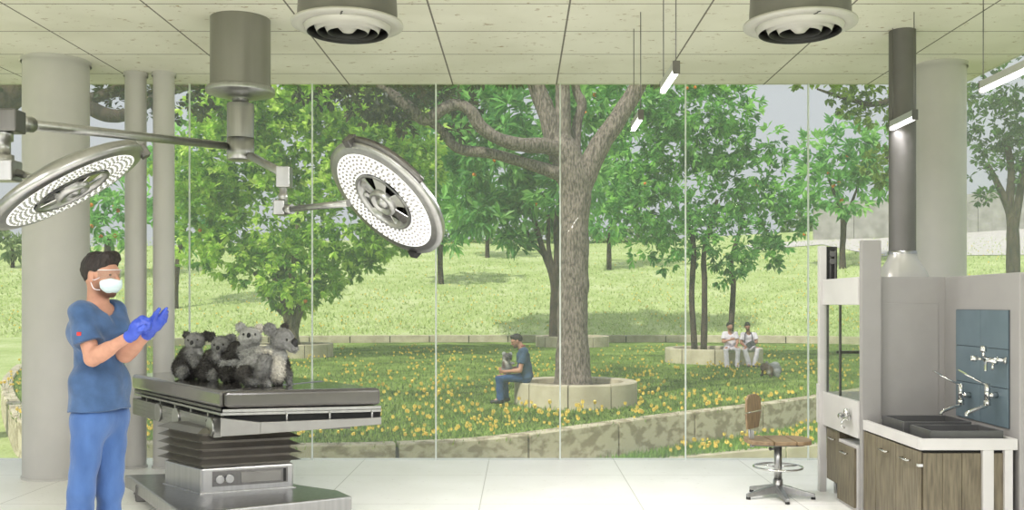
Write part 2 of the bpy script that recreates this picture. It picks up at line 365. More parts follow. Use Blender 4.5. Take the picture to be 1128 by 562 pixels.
def person(name, label, J, hf, h=.01, top=SCRUB, pants=SCRUBT, shoe=SHOE, skin=SK, beard=BEARD, hair=HAIR, hcut=.0, hands=None, group=None, bulk=1.0, glasses=True, quiff=.0):
    root = empty(name, (J['hipL']+J['hipR'])/2*V((1,1,0)).length*0+V(((J['hipL'].x+J['hipR'].x)/2,(J['hipL'].y+J['hipR'].y)/2,min(J['anL'].z,J['anR'].z)-.09)), label, 'person', group)
    bpy.context.view_layer.update(); inv = -root.location
    def put(o): o[0].location = inv; return o[0]
    hd,nk = J['head'],J['neck']; pel = (J['hipL']+J['hipR'])/2; tu = (nk-pel).normalized(); R = (J['shR']-J['shL']); R = (R-tu*R.dot(tu)).normalized(); Fw = tu.cross(R)
    hu = ((hd-nk).normalized()*.4+V((0,0,.6))); fr = frame(hf,hu); hr,hf_,hu = fr.col[0],fr.col[1],fr.col[2]; HM = fr
    at = lambda r,f,u: hd+hr*r+hf_*f+hu*u
    b = [ell(at(0,-.012,.025),(.074,.097,.098),skin,HM), ell(at(0,.03,-.055),(.056,.066,.062),beard,HM,k=.02), ell(at(0,.055,-.002),(.058,.04,.06),skin,HM,k=.02),
         cap(at(0,.09,.012),at(0,.112,-.024),.009,.0145,skin,k=.012), cap(at(-.03,.078,.03),at(.03,.078,.03),.014,None,skin,k=.01),
         cap(at(-.02,.086,-.055),at(.02,.086,-.055),.009,None,LIP,k=.008), ell(at(0,.075,-.098),(.024,.022,.02),beard,HM,k=.02)]
    for sg in (-1,1): b += [ell(at(sg*.077,-.004,-.008),(.010,.020,.033),skin,HM,k=.01), ell(at(sg*.079,.004,-.03),(.008,.010,.013),skin,HM,k=.008)]
    b += [cap(at(0,-.02,-.06),nk,.054,.058,skin)]
    ch = nk-tu*.15; be = pel+tu*.2; bw = bulk
    tors = lambda g,c=None: [cap(ch-R*.078,ch+R*.078,.098*bw+g,None,c,k=.03), cap(be-R*.06,be+R*.06,.100*bw+g,None,c,k=.03), cap(ch-Fw*.01,be,.104*bw+g,.104*bw+g,c,k=.03),
        cap(nk-tu*.05,J['shL']-tu*.0,.050+g,.048+g,c,k=.03), cap(nk-tu*.05,J['shR'],.050+g,.048+g,c,k=.03), cap(pel-R*.066,pel+R*.066,.106*bw+g,None,c,k=.03)]
    b += tors(0,skin)
    for s in 'LR':
        b += [cap(J['sh'+s],J['el'+s],.050,.040,skin), cap(J['el'+s],J['wr'+s],.041,.027,skin,k=.02), cap(J['el'+s]+(J['wr'+s]-J['el'+s])*.18,J['el'+s]+(J['wr'+s]-J['el'+s])*.4,.044,.038,skin,k=.02)]
        b += [cap(J['hip'+s],J['kn'+s],.080,.055,skin), cap(J['kn'+s],J['an'+s],.054,.038,skin), cap(J['an'+s],J['an'+s]+(J['toe'+s]-J['an'+s])*.8,.036,.026,skin)]
    hp = hands(J) if hands else {}
    for s in 'LR': b += hp.get(s,[])
    put(solid('body', b, SKIN, root, h, .03))
    # shirt
    sp = tors(.017)
    for s in 'LR':
        e = J['sh'+s]+(J['el'+s]-J['sh'+s])*.66; sp.append(cap(J['sh'+s],e,.058,.076,clip=True,k=.025))
    vn = [cap(nk+tu*.10+Fw*.02, nk+tu*.0+Fw*.05, .07,.072), cap(nk+tu*.01+Fw*.10, nk-tu*.135+Fw*.155,.066,.024)]
    hem = pel-tu*J.get('hem',.0)
    sp += [cap(be,pel,.108*bw+.02,.116*bw+.02,k=.03), cap(be-R*.06,pel-R*.062,.108*bw+.008,.110*bw+.012,k=.03), cap(be+R*.06,pel+R*.062,.108*bw+.008,.110*bw+.012,k=.03)]; put(solid('scrub_top', sp, top, root, h, .03, sub=vn, planes=[(hem,-tu)], disp=.009, dsc=11))
    # trousers
    tp = [cap(pel-R*.066,pel+R*.066,.112*bw,None,k=.03)]; 
    for s in 'LR':
        tp += [cap(J['hip'+s],J['kn'+s],.090*bw,.069,k=.03), cap(J['kn'+s],J['an'+s]+(J['an'+s]-J['kn'+s]).normalized()*.03,.069,.066,k=.03,clip=True)]
    put(solid('trousers', tp, pants, root, h, .03, planes=[(pel+tu*.1,tu)], disp=.010, dsc=9))
    for s in 'LR':
        a = J['an'+s]; t = J['toe'+s]; dv = (t-a); dv.z = 0; dv = dv.normalized(); z = min(a.z,t.z)
        g0 = V((a.x,a.y,a.z-.05)); put(solid('shoe', [cap(g0-dv*.04,g0+dv*.03,.045,.046), cap(g0+dv*.02-V((0,0,.005)),g0+dv*.15-V((0,0,.012)),.046,.034), cap(a,a-V((0,0,.04)),.05,.046)], shoe, root, min(h,.01), .03, planes=[(g0-V((0,0,.042)),V((0,0,-1)))]))
    # hair
    hp_ = [ell(at(0,-.020,.032),(.081,.104,.098),None,HM), cap(at(-.028,.055,.102),at(.028,.055,.102),.026+quiff,None,k=.03)]
    put(solid('hair', hp_, hair, root, min(h,.008), .03, planes=[(at(0,.072,.062+hcut),(hf_*.62-hu*.78))], disp=.006, dsc=40))
    for sg in (-1,1):
        e = MB().ball(at(sg*.031,.079,.008), .0115).build('eye', EYE_, root); e.location = inv
    return root, put, at, (hr,hf_,hu), (R,Fw,tu)
# ------------------------------------------------------------------ koalas
KG = srgb(150,150,149); KD = srgb(84,82,80); KL = srgb(196,196,194); KW = srgb(240,235,224); KB = srgb(110,88,72)
def koala(label, Y, body, head, ears, nose, eyes, group=None, h=.009, fur=7000, fl=.02, base=None, name='koala'):
    """body: list of ((px,py,dy),(px,py,dy),r_px,r_px,colour); head: (px,py,dy,(rx,ry,rz) px, facing, colour)"""
    u = Y/F
    W = lambda p: S(p[0],p[1],Y+p[2])
    pr = [cap(W(a),W(b),ra*u,rb*u,c) for a,b,ra,rb,c in body]
    hx,hy,hdy,hr,ff,hc = head; hc0 = W((hx,hy,hdy)); HM = frame(ff,(0,0,1)); fv = HM.col[1]
    pr.append(ell(hc0,[r*u for r in hr],hc,HM,k=.02))
    nz = W(nose[:3]); nr = nose[3]*u
    pr += [cap(hc0+fv*hr[1]*u*.35-V((0,0,hr[2]*u*.28)), nz-fv*nr*.6-V((0,0,nr*.8)), hr[0]*u*.52, nr*1.25, tuple(c*1.15 for c in hc), k=.02)]
    for sg in (-1,1): pr.append(ell(hc0+HM.col[0]*sg*hr[0]*u*.55-V((0,0,hr[2]*u*.3)), (hr[0]*u*.5,)*3, hc, k=.02))
    for ex,ey,edy,er,ec in ears:
        e = W((ex,ey,edy)); pr.append(ell(e,(er*u,er*u*.55,er*u),ec,None,k=.012)); 
    lowest = min(min(a[1],b[1]) for a,b,*_ in body)
    root = empty(name, (0,0,0), label, 'koala', group)
    o,P,Q,C = solid('body', pr, FUR, root, h, .025, planes=[(V((0,0,base)),V((0,0,-1)))] if base is not None else (), disp=.004, dsc=40)
    og = V((P[:,0].mean(),P[:,1].mean(),P[:,2].min())); root.location = og; o.location = -og
    if fur:
        hcn,fvn = np.array(hc0),np.array(fv); rr = max(hr)*u
        def sh(p):
            d = p-hcn; near = np.linalg.norm(d,axis=1)<rr*1.6; return np.where(near&(d@fvn>rr*.1),.3,1.0)
        s = spikes('fur', P, Q, C, fur, fl, .006, FUR, root, .4, sh); s.location = -og
    n = MB().ball(nz, (nr*.85,nr*.8,nr*1.25), 14, HM).build('nose', NOSE, root); n.location = -og
    for ex,ey,edy,er in eyes: 
        q = MB().ball(W((ex,ey,edy)), er*u, 10).build('eye', EYE_, root); q.location = -og
    return root
# ------------------------------------------------------------------ plants
def leaf_cloud(name, C, D, nper, L, W, pal, parent, m=None, spread=.9, kind=None):
    """rosettes of leaves: C centres (n,3), D outward directions"""
    n = len(C)*nper; c = np.repeat(C,nper,0); d = np.repeat(D,nper,0)*.75+RNG.normal(0,spread*.62,(n,3)); d /= np.linalg.norm(d,axis=1)[:,None]
    s = np.cross(d,np.array([0,0,1.])+RNG.normal(0,.45,(n,3))); s /= np.linalg.norm(s,axis=1)[:,None]+1e-9; nn = np.cross(s,d)
    ln = L*RNG.uniform(.65,1.2,(n,1)); w = W*RNG.uniform(.75,1.15,(n,1))
    a = c+d*ln*.06; mid = c+d*ln*.62; tip = c+d*ln+nn*ln*-.12
    vs = np.stack([a,mid+s*w/2+nn*w*.12,tip,mid-s*w/2+nn*w*.12],1).reshape(-1,3); fs = np.arange(4*n).reshape(-1,4)
    pal = np.array(pal); base = pal[RNG.integers(0,len(pal),len(C))]; t = np.repeat(base,nper,0)*RNG.uniform(.8,1.2,(n,1))
    return raw_mesh(name, vs, fs, m or LEAF, parent, np.repeat(t,4,0))
def crown_pts(circ, Y, dens, zmin=None, squash=.8, shell=.62):
    """circles (px,py,r_px[,dy]) at depth Y -> rosette centres and outward directions"""
    C=[]; D=[]
    for q in circ:
        r = q[2]*Y/F; c = np.array(S(q[0],q[1],Y+(q[3] if len(q)>3 else RNG.uniform(-.5,.5)*r))); n = max(10,int(dens*4.2*r*r))
        d = RNG.normal(0,1,(n,3)); d /= np.linalg.norm(d,axis=1)[:,None]; rad = r*(shell+(1.08-shell)*RNG.random((n,1))**.7)
        lump = np.array([mnoise.noise(V(x)*2.6+V(c)) for x in d])[:,None]; rad = rad*(1+.22*lump)
        C.append(c+d*rad*np.array([1,1,squash])); D.append(d)
    C = np.concatenate(C); D = np.concatenate(D)
    if zmin is not None: k = C[:,2]>zmin; C,D = C[k],D[k]
    return C,D
GREEN = [srgb(156,190,88),srgb(176,206,100),srgb(132,170,78),srgb(204,224,124),srgb(104,146,70)]
GREENM = [srgb(116,168,98),srgb(134,184,106),srgb(98,150,88),srgb(156,200,120)]
GREEND = [srgb(54,66,40),srgb(66,80,44),srgb(44,54,36),srgb(84,92,54),srgb(70,62,42)]
GREENR = [srgb(114,170,88),srgb(132,186,96),srgb(94,148,76),srgb(158,206,110),srgb(80,132,68)]
def trunk(paths, bark, parent, name='trunk', n=12, wob=.12, ws=3.0, sub=4):
    """paths: list of (points, radii) grown into one stem"""
    mb = MB()
    for pts,rad in paths: mb.tube(catmull(pts,sub), lerpl(list(rad),sub), n, True, True, wob, ws=ws)
    return mb.build(name, bark, parent)
# ================================================================== THE ROOM
YG = 9.16; CEIL = 3.62; XR = 4.27; XL = -9.0; YB = -1.0
FLOORM = slabmat('white stone floor', srgb(248,247,244), srgb(240,239,235), srgb(160,148,130), srgb(196,194,188), 1.2, 1.2, -.30, 8.35, .004, .3, 14, .4, .35)
CEILM = slabmat('cream mineral ceiling slab', srgb(218,216,203), srgb(208,206,191), srgb(142,120,88), srgb(112,108,100), 1.0, .68, .35, 6.75-.02, .007, .85, 10, .2, .8)
tag(MB().box((XL,YB,-.35),(XR+.15,YG+.12,0)).build('floor', FLOORM), kind='structure')
tag(MB().box((XL,YB,CEIL),(XR,YG+.05,CEIL+.32)).build('ceiling', CEILM), kind='structure')
gx = [-9.0,-7.94,-6.75,-5.56,-4.37,-3.18,-2.0,-.81,.384,1.59,2.77,3.96]
PANEJ = leafmat('clear sealant',.6); PANEJ.node_tree.nodes.remove(next(n for n in PANEJ.node_tree.nodes if n.type=='ATTRIBUTE')); PANEJ.node_tree.nodes['Principled BSDF'].inputs['Base Color'].default_value=(.86,.88,.86,1); next(n for n in PANEJ.node_tree.nodes if n.type=='HUE_SAT').inputs['Color'].default_value=(.62,.64,.62,1)
for i in range(len(gx)):
    a = gx[i]; b = gx[i+1] if i+1 < len(gx) else XR
    tag(MB().box((a+.008,YG,0),(b-.008,YG+.016,CEIL)).build('window_%d'%(i+1), GLASS), kind='structure')
    if i: tag(MB().box((a-.007,YG,0),(a+.007,YG+.016,CEIL)).build('trim_%d'%i, PANEJ), kind='structure')
yy = YG-.02; k = len(gx)
while yy > 3:
    k += 1; tag(MB().box((XR-.03,yy-1.19,0),(XR-.014,yy-.01,CEIL)).build('window_%d'%k, GLASS), kind='structure'); yy -= 1.2
def column(name, px, r, Y, label, mtl):
    x = (px-VX)/F*Y; mb = MB().cyl((x,Y,0),(x,Y,CEIL),r,None,48,False)
    mb.lathe([(r+.014,CEIL-.035),(r+.014,CEIL)],48,Matrix.Translation((x,Y,0))); mb.lathe([(r+.01,0),(r+.01,.02),(r,.02)],48,Matrix.Translation((x,Y,0)))
    return tag(mb.build(name, mtl, origin=(x,Y,0)), label, 'column', kind='thing')
column('round_column', 62, .268, 8.31, 'thick round cream column behind the standing surgeon', CREAM)
column('round_column', 149.5, .094, 8.75, 'slim white column just left of its twin, behind the surgical table', CREAM)
column('round_column', 180.5, .094, 8.75, 'slim white column nearer the koalas, right one of the slim pair', CREAM)
column('round_column', 1036, .212, 8.45, 'thick round cream column rising behind the sink booth', CREAM)
# ---------------------------------------------------------------- linear pendants
PW1,PW2 = 84,2
def pendant(x, y0, y1, z, label):
    r = empty('pendant_lamp', (x,(y0+y1)/2,z), label, 'lamp', 'linear pendant lamps')
    d = (y1-y0)/2
    MB().box((-.019,-d,.0),(.019,d,.048)).build('housing', ALU, r, .003)
    MB().box((-.016,-d+.004,-.022),(.016,d-.004,-.0005)).build('diffuser', LAMP, r, .003)
    for sy in (-d+.02,d-.02): MB().cyl((0,sy,.048),(0,sy,CEIL-z),.0035,None,8).build('wire', STEELD, r)
    for sy in (-d+.003,d-.003): MB().box((-.021,sy-.004,-.026),(.021,sy+.004,.05)).build('end_cap', STEELD, r)
ALU = mat('aluminium profile', (.62,.62,.61), .4, .7, (.58,.58,.57), 10)
def room_light(x,y0,y1,z,p):
    l = bpy.data.lights.new('lamp_light','AREA'); l.shape='RECTANGLE'; l.size=.03; l.size_y=y1-y0; l.energy=p; l.color=(1,.965,.97)
    o = link(bpy.data.objects.new('lamp_light',l)); o.location=(x,(y0+y1)/2,z)
for x in (-5.2,-3.2,-1.1,.9,2.9):  # unseen row added behind the camera to brighten the room
    pendant(x,.4,3.6,2.86,'added unseen fill pendant, at x of the row near the open side'.replace('at x',{-5.2:'farthest left',-3.2:'second from the left',-1.1:'the middle',.9:'second from the right',2.9:'farthest right'}[x])); room_light(x,.42,3.58,2.835,PW1)
for x,a,b,pw in ((.905,5.52,6.04,34),(.875,6.9,7.36,42),(2.86,6.9,7.34,3),(2.92,5.25,6.03,3)): room_light(x,a+.01,b-.01,2.835,pw)
pendant(.905, 5.52, 6.04, 2.86, 'short white pendant lamp nearest to the middle of the room')
pendant(.875, 6.90, 7.36, 2.86, 'short white pendant lamp hanging in front of the leaning branch of the big tree')
pendant(2.86, 6.90, 7.34, 2.86, 'short white pendant lamp crossing the dark exhaust duct')
pendant(2.92, 5.25, 6.03, 2.86, 'white pendant lamp cut by the right edge, beyond the thick column')
# ---------------------------------------------------------------- ceiling diffusers
def diffuser(px, label):
    Y = 5.5; c = S(px,28,Y); r = empty('ceiling_air_diffuser', c, label, 'air diffuser', 'round ceiling air diffusers')
    top = CEIL-c.z
    MB().lathe([(.262,top),(.262,top-.02),(.285,.07),(.283,.012)],64).build('body', DUCTM, r)
    m = MB(); m.lathe([(.283,.014),(.318,.012),(.32,.004),(.318,-.004),(.25,-.010),(.246,-.004),(.246,.016)],64)
    m.build('rim', RIMM, r)
    MB().lathe([(.25,.05),(.0001,.05)],64).build('plenum', BLACK, r)
    for ro,ri in ((.250,.232),(.192,.174),(.134,.116)):
        m = MB(); m.lathe([(ro,-.004),(ri,-.046),(ri-.004,-.044),(ro-.012,.012),(ro,.006)],64,mats=[0,1,1,1,1],closed=True); m.build('louvre_ring', [RIMM,BLACK], r)
    m = MB(); m.lathe([(.070,.0),(.030,-.040),(.0005,-.042)],32); m.build('hub', RIMM, r)
    m = MB()
    for k in range(5): m.box((-.004,-.012,-.001),(.004,.012,.001),Matrix.Rotation(.5,3,'Z'),(.02-.018*k*.5,-.29+.03*k,-.0095-.0012*k))
    m.build('slot_marks', BLACK, r)
DUCTM = mat('grey painted duct', (.20,.195,.18), .42, .5, (.17,.165,.155), 6)
RIMM = mat('grey enamel', (.47,.46,.42), .45, .2, (.44,.43,.39), 6)
diffuser(383, 'round grey ceiling air diffuser above the surgical lamps')
diffuser(881, 'round grey ceiling air diffuser above the garden tree, nearer the exhaust duct')
# ---------------------------------------------------------------- surgical lamp boom
SP = S(265,22,7.1); sx,sy = SP.x,SP.y
boom = empty('surgical_lamp_boom', (sx,sy,CEIL), 'steel ceiling boom holding two round surgical lamps over the table', 'surgical lamp')
def bb(mb, name, m, bevel=0, parent=None):
    o = mb.build(name, m, parent or boom, bevel)
    if parent is None: o.location = -boom.location
    return o
T = Matrix.Translation((sx,sy,0))
bb(MB().lathe([(.218,CEIL),(.218,3.10)],56,T), 'ceiling_drum', STEELD2:=mat('satin steel', (.34,.335,.32), .36, 1, (.30,.295,.28), 8, (1,1,.03)))
bb(MB().lathe([(.218,3.105),(.246,3.105),(.25,3.098),(.25,3.072),(.246,3.066),(.10,3.03),(.05,3.03)],56,T), 'flange', STEEL)
bb(MB().lathe([(.06,3.03),(.06,2.995),(.096,2.99),(.098,2.985),(.098,2.735)],40,T), 'spindle', STEEL)
m = MB(); m.lathe([(.094,2.736),(.094,2.730),(.099,2.730),(.099,2.575),(.094,2.57),(.0005,2.57)],40,T); bb(m, 'swivel_hub', STEEL)
JL = S(2,134,5.25); AL = S(252,161,7.08)
bb(MB().cyl(AL, JL, .028, .030, 20), 'left_arm', STEEL)
d = (AL-JL).normalized()
m = MB(); m.cyl(JL+d*.10, JL+d*.20, .047, .045, 20); bb(m, 'arm_collar', STEEL)
u = 5.25/F
m = MB(); m.box((JL.x-.16,JL.y-.06,JL.z-.062),(JL.x+.105,JL.y+.06,JL.z+.062)); bb(m,'arm_joint',STEELD,.008)
jx = S(2,0,5.25).x
m = MB(); m.lathe([(.058,S(0,147,5.25).z),(.058,S(0,155,5.25).z),(.045,S(0,156,5.25).z),(.045,S(0,170,5.25).z),(.062,S(0,171,5.25).z),(.062,S(0,178,5.25).z)],28,Matrix.Translation((jx,5.25,0))); bb(m,'swivel_post',STEEL)
z0,z1 = S(0,200,5.25).z,S(0,177,5.25).z
m = MB(); m.box((jx-.13,5.19,z0),(jx+.085,5.31,z1)); bb(m,'yoke_block',STEEL,.008)
def lamp_head(c, n, up, Rr, name):
    """dish facing n; local z = -n (back)"""
    z = -V(n).normalized(); y = V(up); y = (y-z*y.dot(z)).normalized(); x = y.cross(z); M = Matrix((x,y,z)).transposed().to_4x4(); M.translation = c
    hd = bpy.data.objects.new(name, None); COL.objects.link(hd); hd.parent = boom; hd.location = V(c)-boom.location; hd.rotation_euler = M.to_euler()
    q = Rr
    MB().lathe([(q*.93,-.006),(q,.0),(q*1.005,.018),(q*.985,.046),(q*.90,.062),(q*.60,.105),(q*.30,.13),(.0005,.135)],72).build('housing', STEEL, hd)
    MB().lathe([(q*.93,-.006),(q*.845,-.012)],72).build('bezel', STEEL, hd)
    MB().lathe([(q*.85,-.0105),(q*.50,-.0105)],72).build('led_ring', LED, hd)
    m = MB(); r0 = MB()
    for i,f in enumerate((.545,.61,.675,.74,.80)):
        nn = int(22+f*34)
        for k in range(nn):
            a = 2*PI*(k+.5*(i%2))/nn; px_,py_ = q*f*math.cos(a),q*f*math.sin(a); rr = .0105
            vs=[(px_+rr*math.cos(t*PI/3),py_+rr*math.sin(t*PI/3),-.0106) for t in range(6)]+[(px_+rr*.6*math.cos(t*PI/3),py_+rr*.6*math.sin(t*PI/3),-.019) for t in range(6)]
            m.add(vs,[tuple(range(6,12))[::-1]]+[(t,6+t,6+(t+1)%6,(t+1)%6) for t in range(6)],False)
    m.build('led_lenses', STEEL, hd)
    MB().lathe([(q*.50,-.022),(q*.47,-.026),(q*.44,-.016),(q*.44,.03),(.0005,.035)],56,mats=[0,0,0,1,1]).build('centre_well', [STEEL,BLACK], hd)
    for k in range(6):
        a = 2*PI*k/6+.3; Rm = Matrix.Rotation(a,3,'Z'); m = MB(); w0,w1 = .030,.055
        vs=[Rm@V(p) for p in ((q*.16,-w0,-.018),(q*.45,-w1,-.008),(q*.45,w1,-.008),(q*.16,w0,-.018),(q*.16,-w0,.02),(q*.45,-w1,.02),(q*.45,w1,.02),(q*.16,w0,.02))]
        m.add(vs,[(0,1,2,3),(0,4,5,1),(2,6,7,3),(1,5,6,2),(0,3,7,4),(7,6,5,4)]); m.build('spoke', CHROME, hd, .004)
    MB().lathe([(q*.22,.0),(q*.22,-.03),(q*.19,-.04),(q*.165,-.04),(q*.155,-.02),(q*.10,-.018),(q*.09,-.03),(q*.055,-.045),(.0005,-.047)],40).build('handle_hub', STEEL, hd)
    m = MB(); m.tube([V((q*1.01*math.cos(t),q*1.01*math.sin(t),.035)) for t in np.linspace(1.9,3.2,14)],.020,10); m.build('grip_rail', STEELD, hd)
    for a in (-1.1, 1.95):
        m = MB(); m.box((-.03,-.018,-.02),(.03,.03,.05),Matrix.Rotation(a-PI/2,3,'Z'),(q*1.005*math.cos(a),q*1.005*math.sin(a),0)); m.build('clip', BLACK if a<0 else STEELD, hd, .005)
    return hd
def axis_dir(c, ang, face, up=(0,0,1)):
    """unit vector at cosine `face` to the line of sight and screen angle ang"""
    v = (V((0,0,EYE))-c).normalized(); x = V((0,1,0)).cross(V((0,0,1))); x = (V((1,0,0))-v*v.x).normalized(); z = v.cross(x)*-1; z = x.cross(v)*-1 if x.cross(v).z < 0 else x.cross(v)
    return v*face+(x*math.cos(ang)+z*math.sin(ang))*math.sqrt(1-face*face)
CR = S(424,221,5.6); CL = S(78,208,5.2)
lamp_head(CR, axis_dir(CR, math.radians(225), .46), (-.3,0,1), .41, 'right_lamp_head')
lamp_head(CL, axis_dir(CL, math.radians(-61), .22), (.2,0,1), .435, 'left_lamp_head')
EB = S(40,190,5.22); m = MB(); m.cyl(S(18,190,5.25), S(58,204,5.2), .022, .018, 16); bb(m,'lamp_stem',CHROME)
A2 = S(276,172,7.05); J2 = S(312,191,6.05)
bb(MB().cyl(A2, J2, .030, .028, 18), 'right_arm', STEEL)
u = 6.05/F; jx = S(312,0,6.05).x
m = MB(); m.box((jx-.035,6.0,S(0,207,6.05).z),(jx+.05,6.1,S(0,184,6.05).z)); bb(m,'elbow_block',STEEL,.006)
m = MB(); m.lathe([(.022,S(0,222,6.05).z),(.030,S(0,221,6.05).z),(.030,S(0,214,6.05).z),(.024,S(0,213,6.05).z),(.024,S(0,205,6.05).z)],20,Matrix.Translation((jx,6.05,0))); bb(m,'swivel_pin',STEEL)
jx2 = S(309,0,6.05).x
m = MB(); m.box((jx2-.036,6.0,S(0,237,6.05).z),(jx2+.036,6.1,S(0,221,6.05).z)); bb(m,'yoke_block',STEEL,.006)
m = MB(); m.cyl(S(315,231,6.03), S(322,230.5,6.0), .034,.03,16); m.cyl(S(320,230.5,6.0), S(384,224,5.66), .019, .021, 16); bb(m,'lamp_stem',STEEL)
# ================================================================== SURGICAL TABLE
ZT = .89
def g2(px,py,z): p = G(px,py,z); return V((p.x,p.y,0))
C0 = g2(243,431,ZT); R0 = g2(420,427.5,ZT); S0 = g2(361,419.5,ZT)
Bd = (S0-R0).normalized(); Ad = (R0-C0).normalized()
Lp = C0+Bd*2.05; BR = S0+Bd*.50; BL = Lp+(S0-C0)*.62
tc = (C0+S0+Lp)/3
tab = empty('surgical_table', (-2.2,7.05,0), 'grey steel surgical table with two charcoal pads and bellows column', 'surgical table')
def tb(mb, name, m, bevel=0, parent=None, seg=2):
    o = mb.build(name, m, parent or tab, bevel, seg)
    if parent is None: o.location = -tab.location
    return o
def inset(poly, d):
    c = sum(poly, V((0,0,0)))/len(poly); out=[]
    for p in poly: q = p-c; out.append(c+q*(1-d/max(q.length,1e-3)))
    return out
g = .012
left_poly = [C0+Bd*.01+V((-.0,.012,0)), S0+Bd*.02, BR, BL, Lp]
right_poly = [C0+Ad*.012, R0, S0-Bd*.012+Ad*.01, C0+(S0-C0)*.10+Ad*.015]
tb(MB().prism(left_poly, ZT-.125, ZT), 'back_pad', VINYL, .028, seg=4)
tb(MB().prism(right_poly, ZT-.125, ZT), 'leg_pad', VINYL, .028, seg=4)
off = ZT-.133
tb(MB().prism(inset(left_poly,.03), off-.018, off+.006), 'back_plate', STEELD, .004)
tb(MB().prism([p+V((0,0,0)) for p in right_poly], off-.020, off+.004), 'leg_plate', STEEL, .004)
zr = off-.02
# rails on the left long side
nB = V((Bd.y,-Bd.x,0)); nB = nB if nB.x*0+nB.dot(C0-tc)>0 else -nB
def along(p0, dv, nn, s0, s1, o0, o1): return [p0+dv*s0+nn*o0, p0+dv*s1+nn*o0, p0+dv*s1+nn*o1, p0+dv*s0+nn*o1]
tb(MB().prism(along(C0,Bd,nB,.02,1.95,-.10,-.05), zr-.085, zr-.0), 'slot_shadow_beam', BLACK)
tb(MB().prism(along(C0,Bd,nB,.0,2.0,-.03,-.005), zr-.022, zr-.004), 'upper_rail', STEEL, .003)
for s in (.25,.6,.95,1.3,1.65): tb(MB().prism(along(C0,Bd,nB,s,s+.02,-.055,-.004), zr-.06, zr-.004), 'rail_spacer', STEEL)
RAILM = mat('ribbed rail steel', (.36,.355,.34), .42, .9, (.33,.325,.31), 10)
m = MB(); m.prism(along(C0,Bd,nB,.10,1.98,-.045,.012), zr-.185, zr-.048)
for k in range(4): m.prism(along(C0,Bd,nB,.18,1.9,.0115,.0155), zr-.170+k*.032, zr-.158+k*.032)
tb(m, 'side_rail', RAILM, .004)
for s in (.14, .86, 1.28):
    p = C0+Bd*s; m = MB(); zc = zr-.11
    m.cyl(V((p.x,p.y,zc))+nB*.01, V((p.x,p.y,zc))+nB*.03, .066 if s<.2 else .075, None, 28); tb(m, 'rail_clamp', STEEL, .004)
for k in range(3):
    p = C0+Bd*.22; m = MB(); m.cyl(V((p.x,p.y,zr-.075-.03*k))+nB*.01, V((p.x,p.y,zr-.075-.03*k))+nB*.022, .009, None, 12); tb(m,'rail_bolt',BLACK)
# leg section tray on the right
nA = V((Ad.y,-Ad.x,0)); nA = nA if nA.y<0 else -nA
LA = (R0-C0).length
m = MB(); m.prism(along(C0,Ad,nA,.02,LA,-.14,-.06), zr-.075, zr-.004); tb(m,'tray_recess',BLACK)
m = MB(); m.prism(along(C0,Ad,nA,.0,LA,-.05,-.002), zr-.020, zr-.002); tb(m,'tray_top_rail',STEEL,.003)
pa,pb = C0+nA*.004, C0+Ad*LA+nA*.004
m = MB()
q0,q1,q2 = C0+Ad*.0,C0+Ad*.27,C0+Ad*LA
def vwall(a,b,za0,za1,zb0,zb1,n,t):
    vs=[V((a.x,a.y,za0)),V((b.x,b.y,zb0)),V((b.x,b.y,zb1)),V((a.x,a.y,za1))]; w=n*t
    m.add([p+w for p in vs]+[p-w*3 for p in vs],[(0,1,2,3),(7,6,5,4),(0,4,5,1),(1,5,6,2),(2,6,7,3),(3,7,4,0)])
vwall(q0,q1,zr-.165,zr-.035,zr-.155,zr-.072,nA,.012); vwall(q1,q2,zr-.155,zr-.072,zr-.110,zr-.060,nA,.012)
tb(m,'leg_tray',RAILM,.003)
for s in (.45,.75,1.05):
    p = C0+Ad*s+nA*.0; m = MB(); m.cyl((p.x,p.y,zr-.075),(p.x,p.y,zr-.01),.008,None,10); tb(m,'tray_post',STEEL)
tb(MB().prism(inset([C0+Bd*.1,R0-Ad*.12,S0,BL,Lp-Bd*.2],.14), zr-.15, zr-.03), 'under_frame', STEELD)
# column with bellows
P0 = g2(221,545,.15); P1 = g2(324,537.5,.15); P2 = g2(181,533.5,.15); P3 = P1+P2-P0
colp = [P0,P1,P3,P2]
pc = (P0+P3)/2
sc_ = lambda f: [pc+(p-pc)*f for p in colp]
zb1 = S(0,516,P0.y).z
m = MB(); m.prism(sc_(1.0),.145,zb1); tb(m,'column_housing',STEEL,.018,seg=3)
m = MB(); m.prism(sc_(1.03),.143,.160); tb(m,'column_skirt',STEEL,.004)
zt = zr-.12; nf = 5; dz = (zt-zb1)/nf
BELM = mat('bellows steel', (.30,.285,.26), .38, .85, (.27,.255,.235), 8)
for k in range(nf):
    z = zb1+dz*k; m = MB()
    for (f0,za,f1,zb_) in ((.93,z,.96,z+dz*.30),(.96,z+dz*.30,1.12,z+dz*.42),(1.12,z+dz*.42,.95,z+dz*.93),(.95,z+dz*.93,.93,z+dz)):
        a,b = sc_(f0),sc_(f1); m.add([V((p.x,p.y,za)) for p in a]+[V((p.x,p.y,zb_)) for p in b],[(i,(i+1)%4,4+(i+1)%4,4+i) for i in range(4)])
    a,b = sc_(.93),sc_(.93); m.add([V((p.x,p.y,z)) for p in a]+[V((p.x,p.y,z+dz)) for p in b],[(3,2,1,0),(4,5,6,7)])
    tb(m,'bellows_fold',BELM,.004)
dA = (P1-P0).normalized(); LN = (P1-P0).length; nP = V((dA.y,-dA.x,0)); nP = nP if nP.y<0 else -nP
def panel(s0,s1,za,zb,o): 
    a,b = P0+dA*s0*LN,P0+dA*s1*LN
    return [V((a.x,a.y,za))+nP*o,V((b.x,b.y,za))+nP*o,V((b.x,b.y,zb))+nP*o,V((a.x,a.y,zb))+nP*o]
